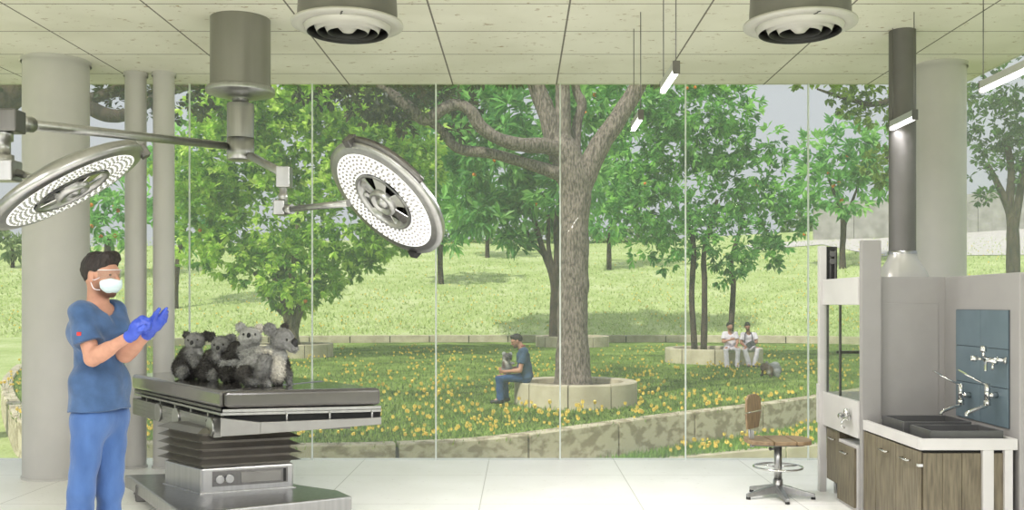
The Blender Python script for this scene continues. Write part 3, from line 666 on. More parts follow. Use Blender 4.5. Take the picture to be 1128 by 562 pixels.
def pbox_(s0,s1,za,zb,o,t,name,mtl,bev=.003,parent=None):
    f = panel(s0,s1,za,zb,o+t); b = panel(s0,s1,za,zb,o-.01); m = MB(); m.add(f+b,[(0,1,2,3),(7,6,5,4),(0,4,5,1),(1,5,6,2),(2,6,7,3),(3,7,4,0)]); return tb(m,name,mtl,bev)
zz = lambda f: .16+(zb1-.16)*f
pbox_(.12,.93,zz(.22),zz(.84),0,.006,'control_panel',STEELD)
pbox_(.42,.86,zz(.30),zz(.74),.004,.006,'display',mat('grey display', (.26,.255,.24), .25, .3, (.23,.225,.21), 6))
pbox_(.88,.91,zz(.26),zz(.80),.004,.006,'display_edge',BLACK)
for s in (.20,.30):
    p = P0+dA*s*LN; zc = zz(.52); m = MB(); m.cyl(V((p.x,p.y,zc))+nP*.0,V((p.x,p.y,zc))+nP*.03,.033,.030,24); tb(m,'control_knob',STEEL,.003)
B0 = g2(200,566,.15); B1 = g2(388,547,.15); B2 = g2(372,540,.15); B3 = g2(322,534,.15); B5 = g2(145,527,.15); B4 = B3+Bd*.75
tb(MB().prism([B0,B1,B2,B3+V((.05,0,0)),B4,B5+(B4-B3)*.25,B5],.05,.15), 'base', STEEL, .012, seg=3)
for p in (B0+(P0-B0)*.25, B1+(P0-B1)*.15, B5+(P0-B5)*.12, B4+(P0-B4)*.2):
    m = MB(); m.cyl((p.x-.02,p.y,.035),(p.x+.02,p.y,.035),.035,None,20); m.box((p.x-.03,p.y-.03,.045),(p.x+.03,p.y+.03,.06)); tb(m,'caster',STEELD)
m = MB(); p = g2(157,544,.06); m.box((p.x-.05,p.y-.02,.0),(p.x+.03,p.y+.05,.13)); tb(m,'foot_pedal',STEELD,.01)
# ================================================================== STOOL
ST = V((( 857-VX)/F*7.4,7.4,0))
st = empty('lab_stool', ST, 'wooden swivel work stool with low backrest and steel foot ring, near the glass', 'stool')
def sb(mb,name,m,bevel=0,seg=2): return mb.build(name,m,st,bevel,seg)
u = 7.4/F
seat = [(-.255,-.05),(-.235,-.15),(-.10,-.185),(.14,-.19),(.215,-.15),(.245,-.05),(.245,.06),(.215,.15),(.13,.19),(-.10,.185),(-.235,.15),(-.255,.05)]
xs = [-.26,-.075,.095,.25]
def clipx(poly,x0,x1):
    out = poly
    for sg,x in ((1,x0),(-1,x1)):
        r=[]; n=len(out)
        for i in range(n):
            a,b = out[i],out[(i+1)%n]; ia,ib = sg*(a[0]-x)>=0,sg*(b[0]-x)>=0
            if ia: r.append(a)
            if ia!=ib: t=(x-a[0])/(b[0]-a[0]); r.append((x,a[1]+(b[1]-a[1])*t))
        out=r
    return out
for i in range(3): sb(MB().prism(clipx(seat,xs[i]+.004,xs[i+1]-.004),.425,.455),'seat_board',WOODS,.006)
sb(MB().prism(clipx([(p[0]*.8,p[1]*.8) for p in seat],-.3,.3),.413,.424),'seat_plate',STEELD,.003)
# backrest
RB = Matrix.Rotation(math.radians(-38),3,'Z')
bk = [( -.10,-.13),(-.135,.0),(-.125,.105),(-.06,.135),(.06,.135),(.125,.105),(.135,0),(.10,-.13)]
bc = V((-.205,0,.665)); 
def bpiece(z0,z1):
    pl = [(p[0],p[1]) for p in bk]; pl = [(y,x) for x,y in clipx([(p[1],p[0]) for p in pl],z0,z1)]
    m = MB(); n=len(pl); vs=[]
    for o in (-.009,.009):
        for x,z in pl: vs.append(bc+RB@V((0+o+.25*x*x*3,x,z)))
    m.add(vs,[tuple(range(n))[::-1],tuple(range(n,2*n))]+[(i,(i+1)%n,n+(i+1)%n,n+i) for i in range(n)]); sb(m,'backrest_board',WOODS,.004)
bpiece(-.14,-.006); bpiece(.006,.14)
m = MB(); m.tube(catmull([bc+V((-.012,0,.0)),bc+V((-.018,0,-.12)),V((-.215,0,.46)),V((-.20,0,.405))],5),.011,10); m.box((-.215,-.018,.39),(-.19,.018,.52)); sb(m,'backrest_stem',STEEL)
m = MB(); m.box((-.21,-.02,.398),(0,.02,.412)); sb(m,'stem_bracket',STEELD)
sb(MB().cyl((0,0,.12),(0,0,.415),.030,.030,24),'post',STEEL)
sb(MB().cyl((0,0,.05),(0,0,.14),.040,.036,24),'post_sleeve',STEEL)
m = MB(); m.cyl((-.055,-.0,.375),(.02,0,.378),.009,None,10); m.ball((-.06,0,.375),.014,10); sb(m,'height_lever',STEELD)
m = MB(); m.tube([V((.185*math.cos(a),.185*math.sin(a),.235)) for a in np.linspace(0,2*PI,48,endpoint=False)],.0085,8,closed=True); sb(m,'foot_ring',CHROME)
for k in range(3):
    a = .4+k*2*PI/3; m = MB(); m.cyl((.03*math.cos(a),.03*math.sin(a),.235),(.182*math.cos(a),.182*math.sin(a),.235),.007,None,8); sb(m,'ring_spoke',CHROME)
for k in range(5):
    a = math.radians(-90+72*k); Rm = Matrix.Rotation(a,3,'Z'); m = MB()
    vs=[Rm@V(p) for p in ((.03,-.026,.035),(.275,-.015,.016),(.275,.015,.016),(.03,.026,.035),(.03,-.026,.10),(.275,-.013,.042),(.275,.013,.042),(.03,.026,.10))]
    m.add(vs,[(3,2,1,0),(4,5,6,7),(0,1,5,4),(1,2,6,5),(2,3,7,6),(3,0,4,7)]); sb(m,'star_leg',STEEL,.004)
    p = Rm@V((.262,0,0)); m = MB(); m.cyl((p.x,p.y,0),(p.x,p.y,.02),.018,.016,14); sb(m,'glide',BLACK)
# ================================================================== FUME HOOD BOOTH, COUNTER, TAPS
XH = 2.43; YH0 = 6.80; YH1 = 7.66; XW = 3.04; YC = 6.82
def onX(px, py, X): Y = X*F/(px-VX); return S(px,py,Y)
hood = empty('fume_hood', (2.75,7.2,0), 'white fume hood with a glass side sash, beside the stool', 'fume hood')
def hb(mb,name,m,bevel=.003,parent=None):
    o = mb.build(name,m,parent or hood,bevel)
    if parent is None: o.location = -hood.location
    return o
zt_ = EYE+30*YH0/F
hb(MB().box((XH-.035,YH1-.04,0),(XH+.02,YH1+.02,EYE+64*YH1/F)), 'rear_post', WHITE)
hb(MB().box((XH-.048,YH1-.03,.55),(XH-.034,YH1+.01,.86)), 'post_plate', WHITE)
m = MB(); m.box((XH+.02,YH1-.025,zt_-.2),(XH+.11,YH1+.012,EYE+63*YH1/F)); m.box((XH+.02,YH1-.025,.45),(XH+.045,YH1+.012,zt_-.2)); hb(m, 'sash_track', BLACK)
for dx in (.045,.085): hb(MB().box((XH+dx,YH1-.035,zt_-.2),(XH+dx+.012,YH1-.024,1.93)), 'track_rail', STEELD, 0)
for z in (1.90,1.84):
    hb(MB().cyl((XH+.065,YH1-.045,z),(XH+.065,YH1-.02,z),.024,None,20), 'pulley', STEELD)
hb(MB().box((XH+.0,YH0-.03,0),(XH+.135,YH0+.03,EYE+70*YH0/F)), 'front_post', GREYL)
zt_ = EYE+30*YH0/F
hb(MB().box((XH-.012,YH0+.03,zt_-.20),(XH+.018,YH1-.03,zt_)), 'top_rail', WHITE)
zp0,zp1 = .535,.535+.27
hb(MB().box((XH-.012,YH0+.03,zp0),(XH+.018,YH1-.03,.80)), 'lower_panel', WHITE)
hb(MB().box((XH+.0,YH0+.03,.80),(XH+.008,YH1-.03,zt_-.20)), 'sash_glass', GLASSG, 0)
ym = (YH0+YH1)/2+.02
hb(MB().box((XH-.005,ym-.008,.80),(XH+.014,ym+.008,zt_-.20)), 'glazing_bar', STEELD)
hb(MB().box((XH+.11,YH1-.005,.80),(XW+.02,YH1+.003,zt_-.05)), 'rear_glass', GLASSG, 0)
hb(MB().box((XH+.11,YH1-.015,1.10),(XW+.02,YH1+.013,1.125)), 'rear_bar', STEELD)
hb(MB().box((XH+.018,YC+.04,zt_-.03),(XW+.05,YH1+.02,zt_-.002)), 'roof_panel', GREYL)
hb(MB().box((XH+.03,YC+.06,.76),(XW+.02,YH1-.03,.80)), 'work_surface', GREYL)
# under-hood cabinets
def cabinet(y0,y1,z0,z1,x0,label,frame,leg):
    r = empty('base_cabinet',(x0+.25,(y0+y1)/2,0),label,'cabinet')
    L = -r.location
    def cb(mb,name,m,bevel=.003,parent=None):
        o = mb.build(name,m,parent or r,bevel)
        if parent is None: o.location = L
        return o
    cb(MB().box((x0+.02,y0,z0),(x0+.48,y1,z1)),'carcass',WHITE if frame else WOOD)
    dd = cb(MB().box((x0,y0+(.018 if frame else .004),z0+(.025 if frame else .004)),(x0+.0195,y1-(.018 if frame else .004),z1-(.02 if frame else .004))),'door',WOOD)
    hy = (y0+y1)/2; m = MB(); m.tube([(x0,hy-.055,z1-.075),(x0-.022,hy-.052,z1-.075),(x0-.022,hy+.052,z1-.075),(x0,hy+.055,z1-.075)],.006,8); cb(m,'handle',CHROME,0,dd)
    if leg:
        for y in (y0+.04,y1-.04):
            m = MB(); m.cyl((x0+.06,y,0),(x0+.06,y,z0),.014,None,12); cb(m,'leg',STEEL,0)
cabinet(7.285,7.60,.11,.525,XH+.012,'narrow grey oak cabinet under the hood, behind the white framed one',False,True)
cabinet(6.86,7.262,.0,.475,XH-.022,'white framed grey oak cabinet under the hood, next to the front post',True,False)
# booth walls
tag(MB().box((XH+.125,YC,0),(XW+.02,YC+.04,zt_)).build('wall_rear',GREYL), kind='structure')
tag(MB().box((XW,5.80,0),(XW+.75,YC+.04,zt_)).build('wall_right',GREYL,bevel=.01), kind='structure')
hb(MB().box((XH+.15,YC-.006,.66),(XW-.05,YC-.0005,zt_-.19)), 'access_panel', GREYL, .002)
# tiles on the right wall
ya,yb = 5.915,6.625; z0,z1 = .717,1.46
tz = EYE-(341-VY)/F*6.625
tl = empty('tile_splashback',(XW-.006,(ya+yb)/2,z0),'slate blue tiled splashback behind the wall tap','tile panel')
zlo = EYE-(458-VY)/F*6.62; nrow = 3; ncol = 2
hh = (tz-zlo)/nrow; ww = (yb-ya)/ncol
o = MB().box((XW-.006,ya,zlo),(XW-.0005,yb,tz)).build('grout',TILEJ,tl); o.location = -tl.location
for r in range(nrow):
    for c in range(ncol):
        o = MB().box((XW-.013,ya+c*ww+.002,zlo+r*hh+.002),(XW-.006,ya+(c+1)*ww-.002,zlo+(r+1)*hh-.002)).build('tile',TILE,tl,.001); o.location = -tl.location
# counter
X0,X1 = 1.773*1.373,3.035; Y0,Y1 = 5.81,6.55; ZC = .676
ct = empty('sink_counter',((X0+X1)/2,(Y0+Y1)/2,0),'white framed sink counter with grey oak fronts below the blue tiles','sink counter')
def kb(mb,name,m,bevel=.003,parent=None):
    o = mb.build(name,m,parent or ct,bevel)
    if parent is None: o.location = -ct.location
    return o
th = .068; Y1b = 6.80
m = MB(); m.box((X0,Y0,ZC-th),(X1,Y0+.035,ZC)); m.box((X0,Y0+.035,ZC-th),(X0+.035,Y1b,ZC)); m.box((X0+.035,Y1b-.02,ZC-th),(X1,Y1b,ZC)); m.box((X1-.03,Y0+.035,ZC-th),(X1,Y1b-.02,ZC)); kb(m,'worktop_frame',WHITE,.003)
kb(MB().box((X0+.035,Y0+.035,ZC-.05),(X1-.03,Y1b-.02,ZC-.035)),'basin_tray',BASIN)
def tub(x0,y0,x1,y1,z0,z1,t=.014):
    m = MB(); m.box((x0,y0,z0),(x1,y1,z0+t)); m.box((x0,y0,z0+t),(x1,y0+t,z1)); m.box((x0,y1-t,z0+t),(x1,y1,z1)); m.box((x0,y0+t,z0+t),(x0+t,y1-t,z1)); m.box((x1-t,y0+t,z0+t),(x1,y1-t,z1)); return m
kb(tub(X0+.10,6.30,X1-.05,6.68,ZC-.045,ZC+.045),'sink_basin',BASIN,.003)
kb(tub(X0+.10,5.885,X1-.05,6.20,ZC-.045,ZC+.040),'sink_basin',BASIN,.003)
kb(MB().box((X0+.03,Y0+.045,.03),(X1-.01,Y1b-.01,ZC-th-.002)),'carcass',WOOD)
kb(MB().box((X0+.028,Y0+.042,ZC-th-.02),(X1-.01,Y1b-.012,ZC-th)),'shadow_gap',BLACK,0)
dw = (6.545-Y0-.03)/2
for i in range(2):
    a = Y0+.03+i*dw; dd = kb(MB().box((X0+.006,a+.003,.0+.02),(X0+.028,a+dw-.003,ZC-th-.012)),'door',WOOD)
    z = ZC-th-.085; y = a+dw*.5; m = MB(); m.tube([(X0+.006,y-.06,z),(X0-.018,y-.055,z),(X0-.018,y+.055,z),(X0+.006,y+.06,z)],.0065,8); kb(m,'handle',CHROME,0,dd)
kb(MB().box((X0+.006,6.55,.02),(X0+.028,6.79,ZC-th-.012)),'side_panel',WOOD)
pw = ((1083-VX)/F*Y0-X0-.03)/3
for i in range(3): kb(MB().box((X0+.032+i*pw,Y0+.022,.02),(X0+.030+(i+1)*pw-.001,Y0+.042,ZC-th-.022)),'front_board',WOOD,.002)
kb(MB().box(((1096-VX)/F*Y0,Y0+.022,.02),(X1-.03,Y0+.042,ZC-th-.022)),'front_board',WOOD,.002)
for a,b in ((1083,1095),(1107,1116)): kb(MB().box(((a-VX)/F*Y0,Y0,0),(min((b-VX)/F*Y0,X1),Y0+.035,ZC-th)),'frame_leg',WHITE)
kb(MB().box((X0+.0,Y0+.02,ZC-th-.105),(X0+.03,Y0+.045,ZC-th-.088)),'hinge',CHROME,0)
# duct over the hood
xd,yd = (994-VX)/F*7.40,7.40
du = empty('exhaust_duct',(xd,yd,zt_),'dark grey exhaust duct rising from the hood to the ceiling','duct')
MB().lathe([(.100,CEIL-zt_),(.100,.20)],40).build('pipe',mat('grey duct enamel',(.155,.15,.145),.5,.3,(.14,.135,.13),5),du)
m = MB(); n=40; rings=[]
for t in np.linspace(0,1,9):
    z = .20*t; f = 1-(3*t*t-2*t**3); ring=[]
    for k in range(n):
        a = 2*PI*k/n; ca,sa = math.cos(a),math.sin(a); q = 1/max(abs(ca),abs(sa)); sq = min(q,1.25)
        ring.append(V((ca*(.104*(1-f)+.165*sq*f), sa*(.104*(1-f)+.15*sq*f), z)))
    rings += ring
m.add(rings,[(i*n+k,i*n+(k+1)%n,(i+1)*n+(k+1)%n,(i+1)*n+k) for i in range(8) for k in range(n)],True); m.build('transition_hood',mat('light duct enamel',(.50,.49,.46),.35,.3,(.47,.46,.43),5),du)
MB().lathe([(.108,.19),(.108,.215),(.1,.215)],40).build('collar',STEEL,du)
# taps
def tap_set(name,label,cat,group=None): return empty(name,(0,0,0),label,cat,group)
t1 = tap_set('mixer_tap','chrome mixer tap with two knobs fixed on the blue tiles','tap')
def qb(r,mb,name,m=CHROME,bevel=0): return mb.build(name,m,r,bevel)
c = onX(1092,396,XW-.08); t1.location = c; t1.scale = (.72,)*3
qb(t1,MB().cyl((-.0,-.0,0),(.095,-.075,-.005),.018,.020,14),'wall_pipe'); qb(t1,MB().cyl((.085,-.068,-.004),(.098,-.078,-.006),.034,.034,20),'wall_rose')
qb(t1,MB().cyl((-.04,.045,.0),(.035,-.035,-.02),.024,.024,16),'valve_body')
for p,dv in (((-.045,.05,.02),V((0,0,1))),((-.05,.055,.0),V((-.9,.3,.05)))):
    dv = dv.normalized(); m = MB(); p = V(p); m.cyl(p,p+dv*.045,.014,.014,12); m.cyl(p+dv*.045,p+dv*.095,.028,.024,10); qb(t1,m,'knob')
qb(t1,MB().tube(catmull([(-.03,.03,0),(-.035,.03,-.05),(-.035,.03,-.105)],4),[.013]*9,10),'spout')
qb(t1,MB().tube([(.01,-.01,-.015),(-.02,-.06,-.085)],.011,10),'drain_pipe')
def lever_tap(px,label):
    X = XW-.075; c = onX(px,432,X); r = tap_set('elbow_lever_tap',label,'tap','elbow lever taps'); r.location = c
    qb(r,MB().cyl((0,0,-.055),(0,0,.055),.017,.017,16),'valve_body'); qb(r,MB().cyl((0,0,-.085),(0,0,-.052),.021,.021,16),'valve_collar')
    qb(r,MB().cyl((0,0,-.02),(.066,0,-.02),.015,.02,14),'wall_pipe')
    qb(r,MB().tube(catmull([(0,0,-.075),(-.01,.0,-.088),(-.07,-.01,-.105),(-.135,-.02,-.13),(-.142,-.02,-.15)],5),.012,10),'spout')
    m = MB(); m.tube([(0,0,.045),(-.06,.02,.075),(-.13,.03,.115)],.0065,8); m.box((-.03,-.012,-.004),(.03,.012,.004),Matrix.Rotation(.5,3,'Y'),(-.145,.032,.125)); qb(r,m,'lever')
lever_tap(1058.5,'chrome elbow lever tap nearer the corner, left of its twin')
lever_tap(1087.5,'chrome elbow lever tap under the mixer tap, right of its twin')
t2 = tap_set('mixer_tap','small chrome tap on the white lower panel of the fume hood','tap'); c = onX(933,460,XH-.035); t2.location = c
qb(t2,MB().cyl((0,0,-.0),(.023,0,0),.020,.020,14),'wall_rose'); qb(t2,MB().cyl((-.01,.075,0),(-.01,-.065,-.005),.013,.013,12),'valve_body')
qb(t2,MB().cyl((-.01,.11,.0),(-.01,.07,0),.024,.021,12),'knob'); qb(t2,MB().cyl((-.01,-.02,.03),(-.01,-.02,.065),.022,.02,12),'knob'); qb(t2,MB().cyl((-.01,-.02,0),(-.01,-.02,.035),.011,.011,10),'stem')
qb(t2,MB().tube(catmull([(-.01,-.03,0),(-.04,-.03,-.02),(-.05,-.03,-.06),(-.025,-.03,-.07)],4),.009,8),'spout')
# ================================================================== THE SURGEON
Y0s = 5.25
def ps(px,py,dy=0): return S(px,py,Y0s+dy)
J = dict(head=ps(112,303,-.02), neck=ps(108,334,0), shR=ps(89,345,-.14), shL=ps(126,343,.12), elR=ps(102,395,-.19), elL=ps(138,391,-.02),
    wrR=ps(146,369,-.30), wrL=ps(164.5,366,-.16), hipR=ps(99,462,-.07), hipL=ps(122,462,.07), knR=ps(90,540,-.10), knL=ps(121,540,.06),
    anR=ps(82,619,-.06), anL=ps(117,619,.06), toeR=ps(98,632,-.15), toeL=ps(134,632,-.02), hem=-.055)
def surg_hands(c, g=1.0):
    r = []; q = lambda x,y,d: ps(x,y,d)
    # right hand, curled over the left cuff
    r += [cap(q(146,369.5,-.30),q(152,359,-.30),.026*g,.034*g,c,k=.012), cap(q(150,362,-.29),q(157,353,-.28),.034*g,.026*g,c,k=.012)]
    for i,(a,b,d,e) in enumerate((((157,350.5),(163.5,352.5),(166,357.5),-.29),((158,353),(164.5,356.5),(165.5,361),-.305),((157.5,356),(163.5,360),(163.5,364),-.31),((156,359),(160.5,362.5),(160,366),-.31))):
        r += [cap(q(*a,e),q(*b,e-.01),.0115*g,.0105*g,c,k=.006), cap(q(*b,e-.01),q(*d,e+.02),.0105*g,.009*g,c,k=.006)]
    r += [cap(q(150,364,-.31),q(155,363,-.335),.016*g,.013*g,c,k=.01), cap(q(155,363,-.335),q(159.5,359.5,-.335),.0125*g,.0105*g,c,k=.006)]
    # left hand, open, palm up
    l = [cap(q(164.5,366,-.16),q(168.5,358,-.16),.027*g,.032*g,c,k=.012), cap(q(170,357,-.16),q(175.5,351,-.15),.034*g,.026*g,c,k=.012), cap(q(169,352,-.18),q(172,358,-.17),.02*g,.022*g,c,k=.012), cap(q(173,360,-.15),q(178,356,-.14),.022*g,.016*g,c,k=.012)]
    for a,b,d,e in (((176.5,348.5),(180.5,343.5),(183.4,339.8),-.17),((178,350.5),(182,346.5),(184.2,343.6),-.15),((179,353),(182.5,349.8),(184,347.2),-.13),((178.8,356.2),(181.6,354),(182.8,351.6),-.115)):
        l += [cap(q(*a,e),q(*b,e-.006),.0112*g,.0098*g,c,k=.005), cap(q(*b,e-.006),q(*d,e-.012),.0098*g,.0082*g,c,k=.005)]
    l += [cap(q(168.5,353,-.19),q(171.5,346,-.20),.0155*g,.0125*g,c,k=.01), cap(q(171.5,346,-.20),q(175.4,340.6,-.20),.0122*g,.0098*g,c,k=.006)]
    return {'R':r,'L':l}
doc, put, at, (hr,hf,hu), (Rr,Fw,tu) = person('person','man in blue scrubs, face mask and blue gloves standing at the surgical table',J,(.95,-.30,-.10),h=.0065,hands=lambda J: surg_hands(SK,.88),beard=srgb(88,62,50),quiff=.008)
for s in 'RL':
    put(solid('glove', surg_hands(None,1.06)[s]+[cap(J['wr'+s]+(J['el'+s]-J['wr'+s]).normalized()*.035,J['wr'+s],.033,.030,None,clip0=True,k=.01)], GLOVE, doc, .0045, .012))
# mask
mk = solid('face_mask',[ell(at(0,.058,-.045),(.060,.060,.058),None,frame(hf,hu),k=.02),ell(at(0,.095,-.035),(.030,.036,.040),None,frame(hf,hu),k=.02)],MASKM,doc,.005,.02,planes=[(at(0,.028,0),-hf),(at(0,.0,.0),(hu*.92+hf*.12)),(at(0,.02,-.085),(-hu-hf*.2))],disp=.003,dsc=40); put(mk)
for sg in (-1,1):
    e = at(sg*.082,-.01,-.005); 
    for uu in (-.006,-.078): 
        m = MB(); m.tube(catmull([at(sg*.056,.045,uu),at(sg*.078,.018,(uu-.02)*.6-.01),e],5),.0022,6); o = m.build('ear_loop',WHITEC,mk[0])
# glasses
m = MB(); n=16; vs=[]
for zv in (.034,-.012):
    for i in range(n+1):
        a = (i/n-.5)*2.5; vs.append(at(math.sin(a)*.083,.012+math.cos(a)*.094,zv+.004*math.cos(2*a)))
m.add(vs,[(i,i+1,n+2+i,n+1+i) for i in range(n)],True); gl = m.build('safety_glasses',LENS,doc); gl.location=-doc.location; sm_=gl.modifiers.new('t','SOLIDIFY'); sm_.thickness=.003
for zv in (.034,):
    m = MB(); m.tube(vs[:n+1],.0022,6); m.build('glasses_rim',mat('clear rim',(.75,.76,.78),.2,0,(.7,.71,.73),9),gl)
for sg in (-1,1):
    m = MB(); m.tube([at(sg*.080,.045,.020),at(sg*.083,-.01,.018)],.003,6); m.build('temple',LENS,gl)
# seams, pocket, logo
sl0,sl1 = J['shR'],J['elR']
tp_ = next(o for o in doc.children if o.name.startswith('scrub_top')); bpy.context.view_layer.update()
from mathutils.bvhtree import BVHTree
tv = BVHTree.FromPolygons([v.co+tp_.location+doc.location for v in tp_.data.vertices],[tuple(p.vertices) for p in tp_.data.polygons])
c = tv.ray_cast(V((0,0,EYE)),(ps(87,368)-V((0,0,EYE))).normalized())[0] or ps(87,368,-.1)
lg = MB(); lg.box((-.012,-.003,-.010),(.012,.003,.010),None,c); o = lg.build('sleeve_badge',mat('red badge',srgb(196,52,46),.7,0,srgb(180,44,40),30),doc,.002); o.location=-doc.location
# ================================================================== KOALAS ON THE TABLE
kx = lambda cx,cy: (185+cx/6.247, 345+cy/6.247)
def kp(cx,cy,d=0): return (*kx(cx,cy),d)
q = 1/6.247
koala('dark koala at the back end of the row, hugging the next one', 7.75,
  [(kp(150,285),kp(110,370,.03),62*q,74*q,KD),(kp(100,390),kp(160,405,.02),55*q,48*q,KD),(kp(160,270,-.05),kp(190,340,-.09),36*q,30*q,KG),(kp(190,340,-.10),kp(290,362,-.10),27*q,20*q,KG),(kp(290,362,-.08),kp(318,372,-.07),17*q,12*q,KG),
   (kp(100,405,-.08),kp(90,425,-.13),40*q,24*q,KG),(kp(205,265,-.02),kp(215,300,-.02),28*q,26*q,KL),(kp(215,390,.02),kp(230,425,-.03),44*q,32*q,KD)],
  (*kx(183,188),-.03,(62*q,56*q,52*q),(-.12,-1,.0),KG), [(*kx(128,150),0,27*q,KD),(*kx(262,158),0,34*q,KD)], (*kx(163,206),-.115,15*q), [(*kx(138,186),-.105,7*q),(*kx(203,184),-.105,7*q)], 'koalas on the surgical table', base=ZT)
koala('koala second from the back with head lowered between two others', 7.6,
  [(kp(310,310),kp(285,380,.02),62*q,72*q,KD),(kp(280,400),kp(310,420,.0),60*q,42*q,KD),(kp(345,300,-.05),kp(385,350,-.10),36*q,28*q,KG),(kp(385,350,-.13),kp(470,335,-.15),27*q,20*q,KL),(kp(470,335,-.09),kp(500,338,-.08),17*q,12*q,KL),
   (kp(310,425,-.10),kp(312,450,-.14),38*q,24*q,KG),(kp(240,420,-.05),kp(250,440,-.08),34*q,22*q,KD)],
  (*kx(368,216),-.05,(66*q,58*q,56*q),(-.22,-1,-.12),KG), [(*kx(298,162),-.02,33*q,KD),(*kx(436,176),-.02,36*q,KG)], (*kx(343,243),-.14,16*q), [(*kx(318,220),-.125,7*q),(*kx(380,217),-.12,7*q)], 'koalas on the surgical table', base=ZT)
koala('pale faced koala with white ears embracing the big front koala', 7.5,
  [(kp(480,260,.02),kp(430,360,.04),66*q,86*q,KD),(kp(410,390,.03),kp(450,415,.0),70*q,60*q,KD),(kp(520,260,-.06),kp(540,290,-.12),42*q,36*q,KG),(kp(530,290,-.16),kp(640,264,-.36),33*q,27*q,KL),(kp(640,264,-.36),kp(705,268,-.42),23*q,15*q,KW),
   (kp(400,420,-.08),kp(400,452,-.13),44*q,26*q,KD),(kp(560,215,-.03),kp(600,230,-.02),34*q,30*q,KL)],
  (*kx(563,160),-.05,(72*q,60*q,62*q),(-.06,-1,.02),KL), [(*kx(500,100),-.02,36*q,KL),(*kx(630,105),-.02,32*q,KW)], (*kx(556,156),-.155,17*q), [(*kx(519,146),-.13,8*q),(*kx(601,147),-.13,8*q)], 'koalas on the surgical table', base=ZT)
koala('big front koala with pale chest, facing right on straight forelegs', 7.15,
  [(kp(690,310,.02),kp(580,390,.02),78*q,96*q,KL),(kp(590,385,.03),kp(700,400,.0),98*q,80*q,KG),(kp(720,270,.0),kp(770,290,.0),58*q,48*q,KL),(kp(752,320,-.02),kp(748,420,-.03),46*q,52*q,KW),
   (kp(665,330,-.10),kp(640,420,-.15),48*q,44*q,KG),(kp(640,420,-.15),kp(678,482,-.17),42*q,26*q,KD),(kp(678,482,-.17),kp(697,497,-.19),22*q,14*q,KL),(kp(790,320,.06),kp(822,420,.04),38*q,30*q,KD),(kp(822,420,.04),kp(838,492,.02),28*q,20*q,KG),
   (kp(530,425,-.10),kp(545,465,-.13),64*q,36*q,KD),(kp(560,475,-.13),kp(620,480,-.17),28*q,20*q,KG),(kp(755,470,.0),kp(770,485,-.02),34*q,22*q,KD)],
  (*kx(788,178),-.02,(80*q,82*q,74*q),(.86,-.5,-.05),KG), [(*kx(700,112),-.07,46*q,KG),(*kx(803,98),.07,30*q,KD)], (*kx(872,212),-.085,31*q), [(*kx(818,184),-.125,9*q),(*kx(866,175),-.02,8*q)], 'koalas on the surgical table', base=ZT)
# ================================================================== GARDEN
ZL = -.35
ring_px = [(28,467),(110,484),(220,490),(340,490.5),(440,488.5),(560,481),(740,457),(900,437)]
ringp = [V((G(*p,-.30).x,G(*p,-.30).y,0)) for p in ring_px]+[V(p+(0,)) for p in ((10.5,24),(14.5,30),(17,37),(16.5,42.5),(12,45.5),(4,46.2),(-6,46),(-14,43.5),(-18,38))]+[V((G(*p,-.30).x,G(*p,-.30).y,0)) for p in ((28,397),(7,411),(1,426),(10,448))]
RING = catmull(ringp, 10, True); NR = len(RING); RC = V((1,27,0))
rn = []
for i in range(NR):
    t = (RING[(i+1)%NR]-RING[i-1]).normalized(); n = V((t.y,-t.x,0)); rn.append(n if n.dot(RING[i]-RC)>0 else -n)
def sstep(a,b,x): t = min(max((x-a)/(b-a),0),1); return t*t*(3-2*t)
def ring_top(p): return -.30+.30*sstep(30,44,p.y)
def outer_d(p):
    if p.y > 30: return .35
    return .35+max(min((p.x-1.3)*.34,1.9),0)*sstep(34,24,p.y)+max(min((-6.0-p.x)*.30,1.2),0)*sstep(34,22,p.y)
def H(x,y,out=9.0):
    z = -.88+.60*sstep(16,30,y)+.22*sstep(30,44,y)
    if y > 45: z += .155*(y-45)*sstep(43,52,y)
    z += .075*max(0,x-14)*sstep(46,62,y)
    if y > 97: z -= .22*(y-97)
    return z
GRM = None
def groundmat(name, stops, sc=1.0):
    m,nt,N,L,B = newmat(name); B.inputs['Roughness'].default_value=.95; B.inputs['Specular IOR Level'].default_value=.1
    tc = N.new('ShaderNodeTexCoord'); n1 = N.new('ShaderNodeTexNoise'); n1.inputs['Scale'].default_value=.55*sc; n1.inputs['Detail'].default_value=8; n1.inputs['Roughness'].default_value=.72; L.new(tc.outputs['Object'],n1.inputs['Vector'])
    r = ramp(N,stops); L.new(n1.outputs['Fac'],r.inputs[0]); L.new(r.outputs[0],B.inputs['Base Color'])
    n2 = N.new('ShaderNodeTexNoise'); n2.inputs['Scale'].default_value=18*sc; n2.inputs['Detail'].default_value=4; L.new(tc.outputs['Object'],n2.inputs['Vector'])
    bp = N.new('ShaderNodeBump'); bp.inputs['Strength'].default_value=.8; bp.inputs['Distance'].default_value=.08; L.new(n2.outputs['Fac'],bp.inputs['Height']); L.new(bp.outputs[0],B.inputs['Normal']); return m
LAWNM = groundmat('mown lawn', [(.34,srgb(76,92,46)),(.46,srgb(108,130,62)),(.55,srgb(130,154,76)),(.68,srgb(160,176,104))])
MEADM = groundmat('pale meadow', [(.34,srgb(160,178,108)),(.48,srgb(174,190,124)),(.58,srgb(190,202,144)),(.70,srgb(206,210,164))], .6)
